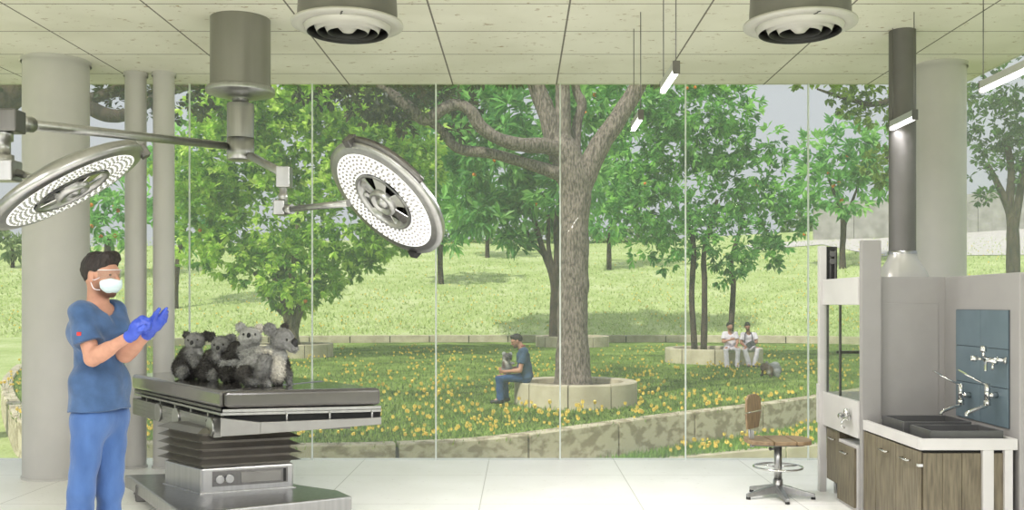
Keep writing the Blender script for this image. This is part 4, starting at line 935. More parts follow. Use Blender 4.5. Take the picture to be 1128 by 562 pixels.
# inner lawn
vs=[(RC.x,RC.y,ZL)]; fs=[]; rad=[.15,.3,.45,.6,.75,.88,.97]
for s in rad:
    for p in RING:
        q = RC+(p-RC)*s; vs.append((q.x,q.y,ZL+.02*mnoise.noise(q*.5)))
for i in range(NR): fs.append((0,1+i,1+(i+1)%NR))
for k in range(len(rad)-1):
    for i in range(NR): a=1+k*NR; b=a+NR; fs.append((a+i,b+i,b+(i+1)%NR,a+(i+1)%NR))
for i in range(NR): pass
last = 1+(len(rad)-1)*NR; b0=len(vs)
for i,p in enumerate(RING): q = p-rn[i]*.05; vs.append((q.x,q.y,ZL))
for i in range(NR): fs.append((last+i,b0+i,b0+(i+1)%NR,last+(i+1)%NR))
m = MB(); m.add(vs,fs,True); tag(m.build('lawn',LAWNM), kind='structure')
# ground outside, one conforming sheet
vs=[]; fs=[]; offs=[-.12]; scal=[.0,.999,1.02,1.15,1.4,1.9,2.6]
far = [1.03,1.08,1.15,1.25,1.4,1.6,1.85,2.2,2.6,3.1,3.8,4.8,6.5]
rows=[]
for i,p in enumerate(RING):
    d = outer_d(p); col=[]
    for o in (-.12,.2,d*.6+.1,d-.02): q = p+rn[i]*max(o,-.12) ; col.append((q.x,q.y,H(q.x,q.y)))
    fr = p.y<30
    for f in (0.0,.05,.3,.8,1.5,2.5,4,6,9,13,18,24,31,40,52,68,90,120):
        q = p+rn[i]*(d+.02)+((p-RC).normalized()*.75+rn[i]*.25)*f; z = H(q.x,q.y)-.52*(1-sstep(24,32,p.y))*(1-sstep(4,30,f)*.3)
        if q.y < YG+.2: z = min(z,-1.35)
        col.append((q.x,q.y,z))
    rows.append(col)
K = len(rows[0])
for col in rows: vs += col
for i in range(NR):
    j=(i+1)%NR
    for k in range(K-1): fs.append((i*K+k,i*K+k+1,j*K+k+1,j*K+k))
m = MB(); m.add(vs,fs,True); tag(m.build('terrain',MEADM), kind='structure')
from mathutils.bvhtree import BVHTree
TB = BVHTree.FromPolygons([V(v) for v in vs], fs)
def terrain(x,y):
    r = TB.ray_cast(V((x,y,60)),V((0,0,-1)))
    return r[0].z if r[0] is not None else H(x,y)
def hit(px,py):
    r = TB.ray_cast(V((0,9.5/1,EYE))*V((1,0,1)), (S(px,py,10)-V((0,0,EYE))).normalized(), 400)
    return r[0] if r[0] is not None else S(px,py,90)
# ring wall and outer low wall
def wall_strip(name, pts, nrm, th, topf, botf, seglen, gap, mtl, closed, kind='structure'):
    m = MB(); n=len(pts); acc=0; L=[0]
    for i in range(1,n+(1 if closed else 0)): acc += (pts[i%n]-pts[i-1]).length; L.append(acc)
    def P(s):
        for i in range(len(L)-1):
            if L[i+1]>=s: t=(s-L[i])/max(L[i+1]-L[i],1e-6); a,b=pts[i%n],pts[(i+1)%n]; na,nb=nrm[i%n],nrm[(i+1)%n]; return a+(b-a)*t,(na+(nb-na)*t).normalized()
        return pts[-1],nrm[-1]
    ns = max(1,round(acc/seglen))
    for k in range(ns):
        s0,s1 = acc*k/ns+gap/2, acc*(k+1)/ns-gap/2; sub=max(2,int((s1-s0)/.35)); vs=[]
        for j in range(sub+1):
            p,nn = P(s0+(s1-s0)*j/sub); z1=topf(p); z0=botf(p)
            for o,z in ((0,z0),(0,z1-.02),(-.02,z1),(-th+.02,z1),(-th,z1-.02),(-th,z0)): q=p+nn*o; vs.append((q.x,q.y,z))
        fs=[]
        for j in range(sub):
            for e in range(6): a=j*6+e; b=j*6+(e+1)%6; fs.append((a,a+6,b+6,b))
        fs += [tuple(range(6)),tuple(range(sub*6,sub*6+6))[::-1]]
        m.add(vs,fs)
    o = m.build(name,mtl); o.data.validate(); 
    bm_fix(o.data); tag(o,kind=kind); return o
import bmesh
def bm_fix(me):
    b = bmesh.new(); b.from_mesh(me); bmesh.ops.recalc_face_normals(b,faces=b.faces); b.to_mesh(me); b.free()
def arc(test):
    ii=[i for i in range(NR) if test(RING[i])]; a=next(i for i in ii if (i-1)%NR not in ii); out=[]
    while a in ii: out.append(a); a=(a+1)%NR
    return out
fa = arc(lambda p: p.y<20.5); ba = arc(lambda p: p.y>=20.5); ba = [(fa[-1])]+ba+[fa[0]]
wall_strip('garden_wall', [RING[i] for i in fa], [rn[i] for i in fa], .24, ring_top, lambda p: min(-.42,H(p.x,p.y)-.1), 1.9, .05, CONCW, False)
wall_strip('garden_wall', [RING[i] for i in ba], [rn[i] for i in ba], .24, ring_top, lambda p: H(p.x,p.y)-.35, 1.9, .05, CONC, False)
bk = [p-rn[i]*.06 for i,p in enumerate(RING)]
wall_strip('garden_wall', bk, rn, .12, lambda p: ring_top(p)-.05, lambda p: min(-.42,H(p.x,p.y)-.1), 400, 0, mat('dark joint fill', srgb(84,78,66), .9, 0, srgb(64,60,52), 8), True)
outp = [RING[i]+rn[i]*(outer_d(RING[i])+.02) for i in range(NR)]
idx = [i for i in range(NR) if RING[i].y<27]
st_ = next(i for i in idx if (i-1)%NR not in idx); seq=[]; i=st_
while i in idx: seq.append(i); i=(i+1)%NR
wall_strip('garden_wall', [outp[i] for i in seq], [rn[i] for i in seq], .22, lambda p: H(p.x,p.y)+.03, lambda p: -1.7, 2.4, .05, CONC, False)
# planters
def planter(px, pyb, r, label, hgt=.42, seg=9, Yc=None, rx=1.0):
    Yf = G(px,pyb,ZL).y; Yc = Yf+r; c = V(((px-VX)/F*Yc,Yc,ZL)); root = empty('tree_planter', c, label, 'planter')
    for k in range(seg):
        m = MB(); a0,a1 = 2*PI*k/seg+.012+.35,2*PI*(k+1)/seg-.012+.35; n=8; vs=[]
        for j in range(n+1):
            a=a0+(a1-a0)*j/n
            for rr,z in ((r,-.05),(r,hgt-.015),(r-.015,hgt),(r-.235,hgt),(r-.25,hgt-.015),(r-.25,-.05)): vs.append((rr*math.cos(a),rr*math.sin(a),z))
        fs=[]
        for j in range(n):
            for e in range(6): p=j*6+e; q_=j*6+(e+1)%6; fs.append((p,q_,q_+6,p+6))
        fs += [tuple(range(6))[::-1],tuple(range(n*6,n*6+6))]; m.add(vs,fs); o = m.build('stone_block',CONC,root); bm_fix(o.data)
    MB().lathe([(r-.22,hgt-.10),(.0005,hgt-.06)],32).build('soil',SOIL,root)
    m=MB(); m.lathe([(r-.02,-.04),(r-.02,hgt-.03),(r-.23,hgt-.03),(r-.23,-.04)],48); m.build('joint_core',mat('joint mortar',srgb(120,112,92),.9,0,srgb(96,90,74),9),root)
    return c
pl1 = planter(634,452,1.14,'round stone bench planter around the big trunk, a man seated on it')
pl2 = planter(786,402.5,1.53,'round stone bench planter with two white clothed men seated on it',.46,9)
pl3 = planter(630.5,383.5,1.60,'low stone planter far behind the big trunk',.46,9)
pl4 = planter(322,395.5,1.42,'stone planter at the foot of the bushy tree behind the koalas',.46,9)
# ---------------------------------------------------------------- trees
def tree(name, label, base, Y, trunks, circ, dens, nper, L, W, pal, bark=BARKD, fruit=0, group=None, spread=.9, shell=.62, squash=.85, tn=10, kind='tree', fsz=.07):
    root = empty(name, base, label, kind, group); L0 = -V(base)
    if trunks:
        o = trunk([([S(p[0],p[1],Y+(p[2] if len(p)>2 else 0)) for p in pts],[r*Y/F for r in rr]) for pts,rr in trunks], bark, root, n=tn, ws=1.5); o.location = L0
    C,D = crown_pts(circ,Y,dens,shell=shell,squash=squash)
    o = leaf_cloud('foliage',C,D,nper,L,W,pal,root,spread=spread); o.location = L0
    for k in range(fruit):
        i = RNG.integers(0,len(C)); cand=[j for j in RNG.integers(0,len(C),12)]; i=min(cand,key=lambda j: C[j][1]); p=V(C[i])+V((0,-.12,-.1)); o=MB().ball(p,fsz,10).build('fruit',ORANGE,root); o.location=L0
    return root
ORANGE = mat('orange fruit', srgb(232,140,48),.5,0,srgb(216,116,40),8)
# big tree in the middle
Yb = pl1.y; big = empty('tree',(pl1.x,pl1.y,ZL),'big grey barked tree with forked trunk in the centre of the garden','tree')
def bp(px,py,d=0): return S(px,py,Yb+d)
ub = Yb/F
def bbr(name,pts,rr,n=14,sub=5):
    o = trunk([([bp(*p) for p in pts],[r*ub for r in rr])],BARK,big,name,n,.13,2.5,sub); o.location = -big.location
bbr('trunk',[(629,452),(631,432),(632,405),(631,370),(631,330),(632,290),(633,250),(634,215),(631,190),(622,168),(617,150)],[25,22,19,17.5,16.5,16,16,17,19,17,11],28,7)
bbr('branch',[(618,175),(611,150),(601,120),(590,92),(578,60)],[13,11,10,9,7])
bbr('branch',[(620,185),(620,150),(620,115),(619,85),(617,40)],[12,9.5,8.5,8,7])
bbr('branch',[(638,195,.1),(634,160,.15),(636,135,.2),(641,115,.2),(635,100,.2),(634,80,.2),(640,40,.3)],[8,6,5.5,5.5,5,5,4])
bbr('branch',[(636,210),(650,180),(664,155),(682,128),(698,102),(710,80),(722,50)],[15,13,11.5,10.5,9.5,8.5,7])
bbr('branch',[(616,166,-.1),(600,161,-.3),(575,160,-.6),(550,153,-.8),(530,140,-.9),(518,122,-1),(503,115,-1),(488,120,-1.1),(468,132,-1.1),(450,118,-1.2),(432,104,-1.3),(415,92,-1.4)],[10,9,7.5,7,7,6.5,6,6,6.5,6,5,4])
bbr('branch',[(618,192,-.1),(600,186,-.2),(570,177,-.4),(540,169,-.5),(510,165,-.6),(497,158,-.6),(488,145,-.6),(470,133,-.7),(440,128,-.8),(425,135,-.9)],[8,7,6,5.5,5.5,5,4.5,4,3.5,3])
C,D = crown_pts([(415,110,30,-1.2),(450,100,34,-1),(492,102,22,-1),(395,95,30,-1.2),(505,145,15,-.6),(365,90,30,-1),(440,70,60,-.5),(540,60,40,0),(610,40,60,1),(690,45,55,.5),(725,85,14,.3),(650,70,20,1.4),(330,80,30,-1),(560,84,14,0),(500,20,90,2),(640,-40,110,2),(760,0,60,2),(430,122,20,-1.2),(462,112,20,-1.1),(405,118,18,-1.3),(515,118,12,-.8),(445,138,12,-.9)],Yb,34,shell=.2)
o = leaf_cloud('foliage',C,D,7,.17,.07,GREEND,big,spread=1.0); o.location=-big.location
# bushy bright tree behind the koalas
Yl = pl4.y
tree('tree','dense bright green bushy tree behind the koalas and boom',(pl4.x,pl4.y,ZL),Yl,
 [([(323,392),(322,378),(321,362),(318,345),(312,325),(300,300)],[11,8.5,7.5,7,5,3]),([(322,372),(327,350),(336,325),(350,295)],[6,5,4,3]),([(320,350),(320,320),(325,280),(330,220)],[4.5,4,3,2]),([(318,350),(302,335),(280,300)],[3.5,3,2])],
 [(330,150,62),(262,175,58),(392,165,55),(228,240,42),(300,240,66),(375,245,55),(328,296,44),(440,205,42),(290,115,44),(372,112,46),(212,180,38),(425,258,32),(215,278,24),(318,326,24),(285,300,26),(365,295,26),(450,150,36),(240,120,38),(345,318,20),(265,112,36),(335,108,34),(412,128,30),(450,185,34),(225,215,30),(250,280,26),(400,285,22)],
 17,9,.33,.165,GREEN,BARKL,3,spread=.95,shell=.5)
# middle tree on the far planter
Ym = pl3.y
tree('tree','tree with fan shaped leaves behind the big trunk, in the far planter',(pl3.x,pl3.y,ZL),Ym,
 [([(612,380),(611,350),(612,320),(609,300),(600,280),(592,255),(585,230)],[8,6,5.5,5.5,3.5,3,2]),([(611,310),(614,280),(613,250),(616,215)],[5,4,3.5,2]),([(610,305),(604,270),(604,240),(600,215)],[3,2.5,2,1.5]),([(600,282),(588,268),(578,250)],[2.5,2,1])],
 [(535,130,48),(585,112,50),(498,185,40),(560,195,48),(608,215,34),(555,245,30),(640,190,34),(470,150,40),(655,130,45),(520,230,30),(700,110,36),(480,110,40),(640,100,40),(570,270,13),(540,165,40),(520,110,36),(600,165,30),(580,215,26)],
 4.6,10,.75,.22,GREENM,BARKD,7,spread=1.0,shell=.5,fsz=.10)
# right tree with three trunks
Yr = pl2.y
tree('tree','round leafy tree with thin trunks in the planter of the two seated men',(pl2.x,pl2.y,ZL),Yr,
 [([(765,386),(764,365),(762,330),(763,300),(764,270),(755,220)],[4.2,3.6,3.3,3.2,3,2]),([(775,386),(776,350),(776,310),(776,275),(790,220)],[4,3.5,3.2,3,2]),([(804,386,.6),(806,350,.6),(808,310,.6),(806,285,.5),(820,240,.4)],[3.6,3.3,3,2.6,2])],
 [(780,125,46),(722,160,40),(765,205,58),(825,200,46),(862,245,32),(722,235,38),(800,262,40),(838,280,26),(698,205,28),(750,115,40),(808,118,30),(712,272,20),(880,232,20),(735,285,14),(800,300,16),(700,235,20),(690,180,22),(845,160,24),(770,80,34),(722,110,26),(745,165,34),(795,160,34),(760,250,34),(720,200,30),(840,225,30),(700,120,22),(690,230,20)],
 14,9,.30,.115,GREENR,BARKD,5,spread=.95,shell=.5,fsz=.05)
def hb_(px,py): p = hit(px,py); return p
def small(label, px, py, trunks, circ, dens, nper, L, W, pal, **kw):
    p = hb_(px,py); Y = p.y; s = Y/40.0
    return tree('tree',label,p,Y,trunks,circ,dens/(s*s),nper,L*s,W*s,pal,**kw)
small('small neat tree on the grass left of the exhaust duct',928,296,[([(928,300),(928,275),(929,255),(928,235),(920,215),(912,195)],[4,3.2,3.2,3,2,1]),([(929,250),(936,230),(945,205)],[2.6,2,1])],
 [(930,175,34),(905,198,26),(955,190,28),(928,215,26),(900,165,20),(962,160,20),(935,150,22),(968,205,14),(890,215,14)],5.5,9,.52,.20,GREENM,fruit=6,fsz=.15)
small('small tree in the meadow under the right surgical lamp',486,313,[([(486,316),(485,295),(485,270),(484,245)],[3.6,3.0,3,2])],[(482,240,34),(468,215,30),(510,232,22),(455,250,18),(490,265,14)],5.5,9,.55,.2,GREENM)
small('far small tree in the meadow behind the fan leaved tree',537,284,[([(537,287),(537,265),(538,245)],[2.6,2.3,2])],[(538,225,28),(520,215,24),(556,215,22)],5,9,.6,.2,GREENM)
small('small meadow tree just right of the big trunk',671,297,[([(671,300),(671,275),(671,250)],[3,2.6,2])],[(672,228,32),(690,200,26),(655,205,26),(668,250,16)],5,9,.6,.2,GREENM)
small('tree left of the bushy tree, its thin trunk beside the slim columns',193,340,[([(193,343),(193,320),(195,295),(200,265),(206,240)],[4,3.4,3,2.6,2])],[(205,235,34),(190,205,34),(212,270,18),(195,170,30),(225,150,24)],5.5,9,.5,.19,GREENM)
small('orange tree seen between the thick column and the slim columns',118,305,[([(118,308),(118,285),(119,260)],[5,4,3])],[(116,245,34),(100,225,24),(135,225,26),(118,205,24),(100,268,18),(135,265,18),(90,245,20)],5.5,9,.45,.17,GREENM,fruit=12,fsz=.15)
small('low grey green bush tree at the left edge',14,295,[([(14,298),(14,280),(14,265)],[2.5,2,1.6])],[(14,262,17),(4,270,13),(25,272,12)],6,9,.5,.17,[srgb(120,140,96),srgb(100,122,84),srgb(140,156,112)])
# near right tree
Yn = 30.0; pn = V(((1118-VX)/F*Yn,Yn,terrain((1118-VX)/F*Yn,Yn)))
tree('tree','dark trunked tree at the right edge behind the sink booth',pn,Yn,
 [([(1118,410),(1117,340),(1116,300),(1116,260),(1113,235),(1100,205),(1088,180)],[8,7.5,7,6.5,5,3.5,2]),([(1116,262),(1112,225),(1114,190),(1108,150)],[5,4.5,4,3]),([(1117,250),(1124,210),(1130,170)],[5,4,3])],
 [(1092,140,30),(1122,130,36),(1082,185,18),(1120,180,26),(1075,112,22),(1110,92,34),(1150,150,40),(1085,215,10),(1140,200,24),(1065,140,16),(1096,165,20)],
 13,8,.26,.11,[srgb(76,112,58),srgb(92,130,66),srgb(60,92,48)],BARKD,spread=1.0,shell=.4)
Yo = 24.0; po = V(((1034-VX)/F*Yo,Yo,terrain((1034-VX)/F*Yo,Yo)))
tree('tree','tree hidden behind the thick right column, its boughs hanging over the duct',po,Yo,
 [([(1034,440),(1034,340),(1032,250),(1028,170),(1015,120),(990,110),(960,115),(930,108),(900,98)],[10,9,8,7,5,3.5,3,2,1]),([(1028,175),(1000,165),(975,175)],[3,2,1.4])],
 [(905,97,17),(940,104,24),(972,128,28),(985,168,20),(962,180,14),(1000,100,36),(1000,200,20),(935,125,12),(885,92,12),(1035,100,36),(950,85,30),(975,200,10)],
 15,8,.22,.11,[srgb(112,140,58),srgb(132,156,68),srgb(92,120,50)],BARKD,spread=1.0,shell=.3)
# dark boughed tree at far left
Yd = 15.5; xd_ = (-150-VX)/F*Yd; pd = V((xd_,Yd,terrain(xd_,Yd)))
tree('tree','tree beyond the left edge whose dark boughs cross behind the columns',pd,Yd,
 [([(-150,470),(-146,330),(-120,220),(-60,150),(8,108),(40,88),(70,92),(95,115),(118,127),(140,126),(165,112),(195,98),(225,94)],[28,24,20,18,16,11,9,8,8,7,6,5,4]),([(60,90),(90,108),(115,104),(138,92),(160,70)],[7,7,6,5.5,5]),([(165,112),(175,128),(190,135)],[3,2,1.4])],
 [(130,112,14,0),(195,108,22),(225,102,24),(262,98,22),(180,128,14),(115,98,12),(290,92,20),(150,84,24),(60,75,26),(10,80,30),(230,125,12)],
 30,7,.15,.07,GREEND,BARKD,spread=1.0,shell=.2,tn=14)
# shrubs along the top of the meadow
SHR = [srgb(112,138,84),srgb(96,124,74),srgb(132,154,100)]
for i,(px,r) in enumerate(((452,15),(478,13),(508,15),(545,14),(575,16),(602,13),(655,15),(690,14),(722,15),(880,12),(905,10),(430,14),(405,13))):
    Y = 97.0; x=(px-VX)/F*Y; z=terrain(x,Y); py = VY-(z-EYE)*F/Y
    lab = 'pale bushy shrub in the row along the top of the meadow'
    tree('shrub',lab,(x,Y,z),Y,[],[(px,py-r*.6,r),(px-r*.6,py-r*.3,r*.7),(px+r*.7,py-r*.3,r*.7)],1.2,8,.95,.4,SHR,group='shrubs along the top of the meadow',kind='shrub')
# path and concrete wall up the slope on the right
PATHM = mat('pale paving', srgb(206,200,196), .85, 0, srgb(190,184,180), 3)
a = [(26.5,86),(31,84),(36,83),(42,82.5),(50,82)]; wl = [V((x,y,0)) for x,y in catmull([V((x,y,0)) for x,y in a],6) and [(p.x,p.y) for p in catmull([V((x,y,0)) for x,y in a],6)]]
nrmw = [V((.1,-1,0)).normalized()]*len(wl)
wall_strip('concrete_wall', wl, nrmw, .3, lambda p: terrain(p.x,p.y)+3.4, lambda p: terrain(p.x,p.y)-1, 3.6, .06, mat('grey cast concrete', srgb(168,166,160), .85, 0, srgb(142,140,134), 1.2, bump=.2), False)
m = MB(); vs=[]; fs=[]; nn=40
for i in range(nn+1):
    x = 20+40*i/nn
    for j in range(7):
        t=j/6; y0=70.0-(x-30)*.62 if x<46 else 60; y0=max(y0,58) ; y = y0+(83.5-y0+ (2.5 if x<31 else 0))*t
        if x<27: y = 82+4*t
        vs.append((x,y,terrain(x,y)+.05))
for i in range(nn):
    for j in range(6): fs.append((i*7+j,(i+1)*7+j,(i+1)*7+j+1,i*7+j+1))
m.add(vs,fs,True); tag(m.build('path',PATHM),kind='structure')
# ---------------------------------------------------------------- grass and flowers
def in_ring(x,y):
    c=False; j=NR-1
    for i in range(NR):
        a,b=RING[i],RING[j]
        if (a.y>y)!=(b.y>y) and x<(b.x-a.x)*(y-a.y)/(b.y-a.y)+a.x: c=not c
        j=i
    return c
def blades(name, pts, hgt, wid, pal, lean=.35, pat=.5):
    n=len(pts); p=np.array(pts); d=np.stack([RNG.normal(0,lean,n),RNG.normal(0,lean,n),np.ones(n)],1); d/=np.linalg.norm(d,axis=1)[:,None]
    s=np.stack([np.cos(a:=RNG.uniform(0,6.28,n)),np.sin(a),np.zeros(n)],1); h=hgt*RNG.uniform(.5,1.3,(n,1)); w=wid*RNG.uniform(.6,1.3,(n,1))
    vs=np.stack([p-s*w/2,p+s*w/2,p+d*h],1).reshape(-1,3); fs=np.arange(3*n).reshape(-1,3); pal=np.array(pal); c=pal[RNG.integers(0,len(pal),n)]*RNG.uniform(.8,1.2,(n,1))
    patch=np.array([mnoise.noise(V((q[0]*.55,q[1]*.55,0))) +.5*mnoise.noise(V((q[0]*1.7,q[1]*1.7,3))) for q in p])[:,None]; c=c*(1+pat*patch)
    return raw_mesh(name,vs,fs,GRASS,None,np.repeat(np.clip(c,0,1),3,0))
pp=[]
while len(pp)<52000:
    px=random.uniform(-5,1135); py=random.uniform(381,505); q=G(px,py,ZL)
    if in_ring(q.x,q.y) and all((q.xy-c.xy).length>1.1 for c in (pl1,)): pp.append((q.x,q.y,ZL-.01))
tag(blades('grass',pp,.085,.030,[srgb(112,140,62),srgb(92,118,50),srgb(134,162,76),srgb(156,174,96),srgb(72,94,42)],.5),'short mown grass inside the ring wall','grass',kind='stuff')
pp=[]; rn_=0
while len(pp)<9000 and rn_<200000:
    rn_+=1; px=random.uniform(640,1000); py=random.uniform(438,512); q=G(px,py,-.88)
    if not in_ring(q.x,q.y) and 9.6<q.y<22: 
        z=terrain(q.x,q.y); 
        if z>-1.0: pp.append((q.x,q.y,z-.01))
if pp: tag(blades('grass',pp,.14,.030,[srgb(112,150,60),srgb(92,130,50),srgb(140,172,80)],.4),'longer grass on the lower terrace between the two garden walls','grass',kind='stuff')
pp=[]
for _ in range(42000):
    px=random.uniform(-5,1135); py=random.uniform(262,374); r=hit(px,py)
    if r.y>44 and r.y<112 and not in_ring(r.x,r.y): pp.append((r.x,r.y,r.z-.02))
tag(blades('grass',pp,.20,.10,[srgb(174,190,120),srgb(188,200,140),srgb(158,178,106),srgb(202,208,158)],.6,.2),'pale long meadow grass rising behind the ring wall','grass',kind='stuff')
YEL = mat('yellow petals', srgb(250,226,120), .6, 0, srgb(246,212,92), 40); STEM = mat('green stem', srgb(96,140,60), .7, 0, srgb(80,122,52), 20)
def flower_geo(m, p, s):
    p=V(p); l=V((random.gauss(0,.2),random.gauss(0,.2),1)).normalized(); t=p+l*.13*s
    m.mi=1; m.tube([p,t],.006*s,3,False); m.mi=0
    o=t; a0=random.random()*6; n=5; up=l; x=up.orthogonal().normalized(); y=up.cross(x); vs=[o-up*.01*s]
    for k in range(n): a=a0+2*PI*k/n; vs.append(o+(x*math.cos(a)+y*math.sin(a))*.032*s+up*.02*s)
    for k in range(n): a=a0+2*PI*(k+.5)/n; vs.append(o+(x*math.cos(a)+y*math.sin(a))*.024*s+up*.062*s)
    m.add(vs,[(0,1+k,1+n+k) for k in range(n)]+[(0,1+n+k,1+(k+1)%n) for k in range(n)]+[tuple(range(1+n,1+2*n))])
fl=[]
def clump(px,py): return mnoise.noise(V((px*.02,py*.05,1)))+.6*mnoise.noise(V((px*.05,py*.12,5)))
while len(fl)<1900:
    px=random.uniform(0,1125); py=384+(490-384)*random.random()**1.15; q=G(px,py,ZL)
    if random.random()<.5+.9*clump(px,py) and in_ring(q.x,q.y) and all((q.xy-c.xy).length>r+.1 for c,r in ((pl1,1.14),(pl2,1.53),(pl3,1.6),(pl4,1.42))): fl.append((q.x,q.y,ZL))
for _ in range(2000):
    px=random.uniform(740,905); py=random.uniform(445,505); q=G(px,py,-.88)
    if len(fl)<1990 and not in_ring(q.x,q.y) and 10<q.y<20 and terrain(q.x,q.y)>-1: fl.append((q.x,q.y,terrain(q.x,q.y)))
fl.sort(key=lambda p: p[1])
protos=[]
for k in range(8):
    m=MB(); flower_geo(m,(0,0,0),1.0); o=m.build('flower',[YEL,STEM]); protos.append(o)
for i,p in enumerate(fl[:300]):
    o = protos[i] if i<8 else protos[i%8].copy()
    if i>=8: COL.objects.link(o)
    o.location=p; s=random.uniform(.5,.95); o.scale=(s,s,s); o.rotation_euler=(0,0,random.random()*6)
    tag(o,'small yellow flower standing in the nearer lawn grass','flower','yellow flowers in the nearer lawn')
m=MB()
for p in fl[300:]: flower_geo(m,p,random.uniform(.7,1.15))
tag(m.build('flower',[YEL,STEM]),'many small yellow flowers in the farther lawn','flowers',kind='stuff')
m=MB()
for _ in range(1500):
    px=random.uniform(0,1100); py=374-104*random.random()**1.3; r=hit(px,py)
    if 46<r.y<100 and random.random()<.6+.8*clump(px,py): flower_geo(m,r+V((0,0,.12)),random.uniform(.9,1.5))
tag(m.build('flower',[YEL,STEM]),'many small yellow flowers scattered over the sloping meadow','flowers',kind='stuff')
# ================================================================== PEOPLE IN THE GARDEN
Y1m = 17.35
def p1(cx,cy,d=0): return S(530+cx/5.914,360+cy/5.914,Y1m+d)
J1 = dict(head=p1(231,93), neck=p1(268,140), shL=p1(278,158,.18), shR=p1(284,158,-.18), elR=p1(252,285,-.24), elL=p1(240,275,.22), wrR=p1(165,292,-.16), wrL=p1(160,275,.12),
  hipR=p1(292,330,-.09), hipL=p1(292,330,.09), knR=p1(118,335,-.12), knL=p1(150,338,.12), anR=p1(124,468,-.11), anL=p1(160,455,.12), toeR=p1(75,490,-.12), toeL=p1(120,478,.12), hem=.02)
def hands1(J): 
    return {s: hand_prims(J['wr'+s],(J['wr'+s]-J['el'+s])+V((0,.25 if s=='R' else -.25,0))*.3,(0,1 if s=='R' else -1,.4),SK,curl=.7,thumb=1 if s=='R' else -1) for s in 'RL'}
m1,put1,at1,_,(R1,F1,T1) = person('person','man in slate blue scrubs sitting on the planter edge, holding a koala in his lap',J1,(-.93,-.12,-.38),h=.011,top=DENIMD,pants=DENIM,shoe=SHOE,hands=hands1)
m=MB(); m.tube(catmull([p1(262,128,-.10),p1(286,122,0),p1(262,128,.10)],6)+[p1(240,150,.02)],.012,8); o=m.build('lanyard',mat('red lanyard',srgb(140,52,48),.7,0,srgb(120,44,40),20),m1); o.location=-m1.location
m=MB(); m.tube([at1(-.03,.092,.008),at1(.03,.092,.008)],.004,6); m.tube([at1(.05,.085,.01),at1(.08,0,.005)],.003,6); m.tube([at1(-.05,.085,.01),at1(-.08,0,.005)],.003,6)
for s in (-1,1): m.tube([at1(s*.031+.02*math.cos(t),.094,.005+.017*math.sin(t)) for t in np.linspace(0,6.28,12,endpoint=False)],.003,6,closed=True)
o=m.build('glasses',BLACK,m1); o.location=-m1.location
w=1/5.914
def k1(cx,cy,d=0): return (530+cx*w,360+cy*w,d)
koala('grey and white koala held upright in the lap of the seated man',Y1m-.0,
 [(k1(165,225,0),k1(168,262,0),24*w,31*w,KL),(k1(168,262,0),k1(172,285,.0),32*w,28*w,KG),(k1(150,235,-.05),k1(152,262,-.07),12*w,10*w,srgb(90,62,52)),(k1(180,235,-.06),k1(212,240,-.08),10*w,8*w,KG),(k1(150,280,-.06),k1(136,290,-.08),12*w,9*w,KG),(k1(165,205,-.02),k1(166,232,-.03),22*w,20*w,KW)],
 (*k1(171,197)[:2],-.02,(30*w,27*w,26*w),(-.15,-1,0),srgb(86,80,84)),[(*k1(148,174)[:2],0,13*w,KL),(*k1(192,177)[:2],0,13*w,KL)],(*k1(170,206)[:2],-.145,7.5*w),[(*k1(158,192)[:2],-.125,3.4*w),(*k1(184,193)[:2],-.125,3.4*w)],None,h=.012,fur=1500,fl=.022)
Y2m = 28.35
def p2(cx,cy,d=0): return S(780+cx/7.02,345+cy/7.02,Y2m+d)
def seat2(dx=0): return None
JA = dict(head=p2(167,103,-.08), neck=p2(169,148,.0), shR=p2(125,160,.0), shL=p2(215,160,.0), elR=p2(117,222,-.06), elL=p2(228,220,-.05), wrR=p2(168,208,-.25), wrL=p2(222,246,-.28),
  hipR=p2(150,276,.06), hipL=p2(192,276,.06), knR=p2(138,280,-.42), knL=p2(232,280,-.42), anR=p2(146,414,-.44), anL=p2(224,404,-.40), toeR=p2(144,425,-.60), toeL=p2(236,416,-.56), hem=.03)
def handsA(J): return {'R': hand_prims(J['wrR'],(.95,-.1,.25),(0,1,0),SK,curl=.5,thumb=1), 'L': hand_prims(J['wrL'],(-.3,-.7,-.4),(0,0,-1),SK,curl=.5,thumb=-1)}
person('person','bearded man in white clothes on the planter, pointing with one arm across his chest',JA,(.35,-.92,-.1),h=.012,top=WHITEC,pants=WHITEC,shoe=SHOEW,hands=handsA,beard=srgb(120,84,66))
JB = dict(head=p2(305,103,-.10), neck=p2(312,150,.0), shR=p2(268,166,.0), shL=p2(362,166,.0), elR=p2(256,232,-.05), elL=p2(376,225,-.05), wrR=p2(292,260,-.33), wrL=p2(352,236,-.33),
  hipR=p2(296,276,.06), hipL=p2(340,276,.06), knR=p2(285,285,-.42), knL=p2(385,278,-.42), anR=p2(316,398,-.42), anL=p2(358,400,-.42), toeR=p2(312,412,-.58), toeL=p2(384,412,-.54), hem=.03)
def handsB(J): return {'R': hand_prims(J['wrR'],(.8,-.35,-.1),(0,0,1),SKD,curl=.6,thumb=-1), 'L': hand_prims(J['wrL'],(-.75,-.4,-.1),(0,0,-1),SKD,curl=.6,thumb=1)}
mb_,putb,atb,_,(RB_,FB_,TB_) = person('person','dark bearded man in white with a stethoscope, reading a black book on the planter',JB,(-.05,-.90,-.42),h=.012,top=WHITEC,pants=WHITEC,shoe=SHOE,hands=handsB,beard=srgb(44,34,30),skin=SKD)
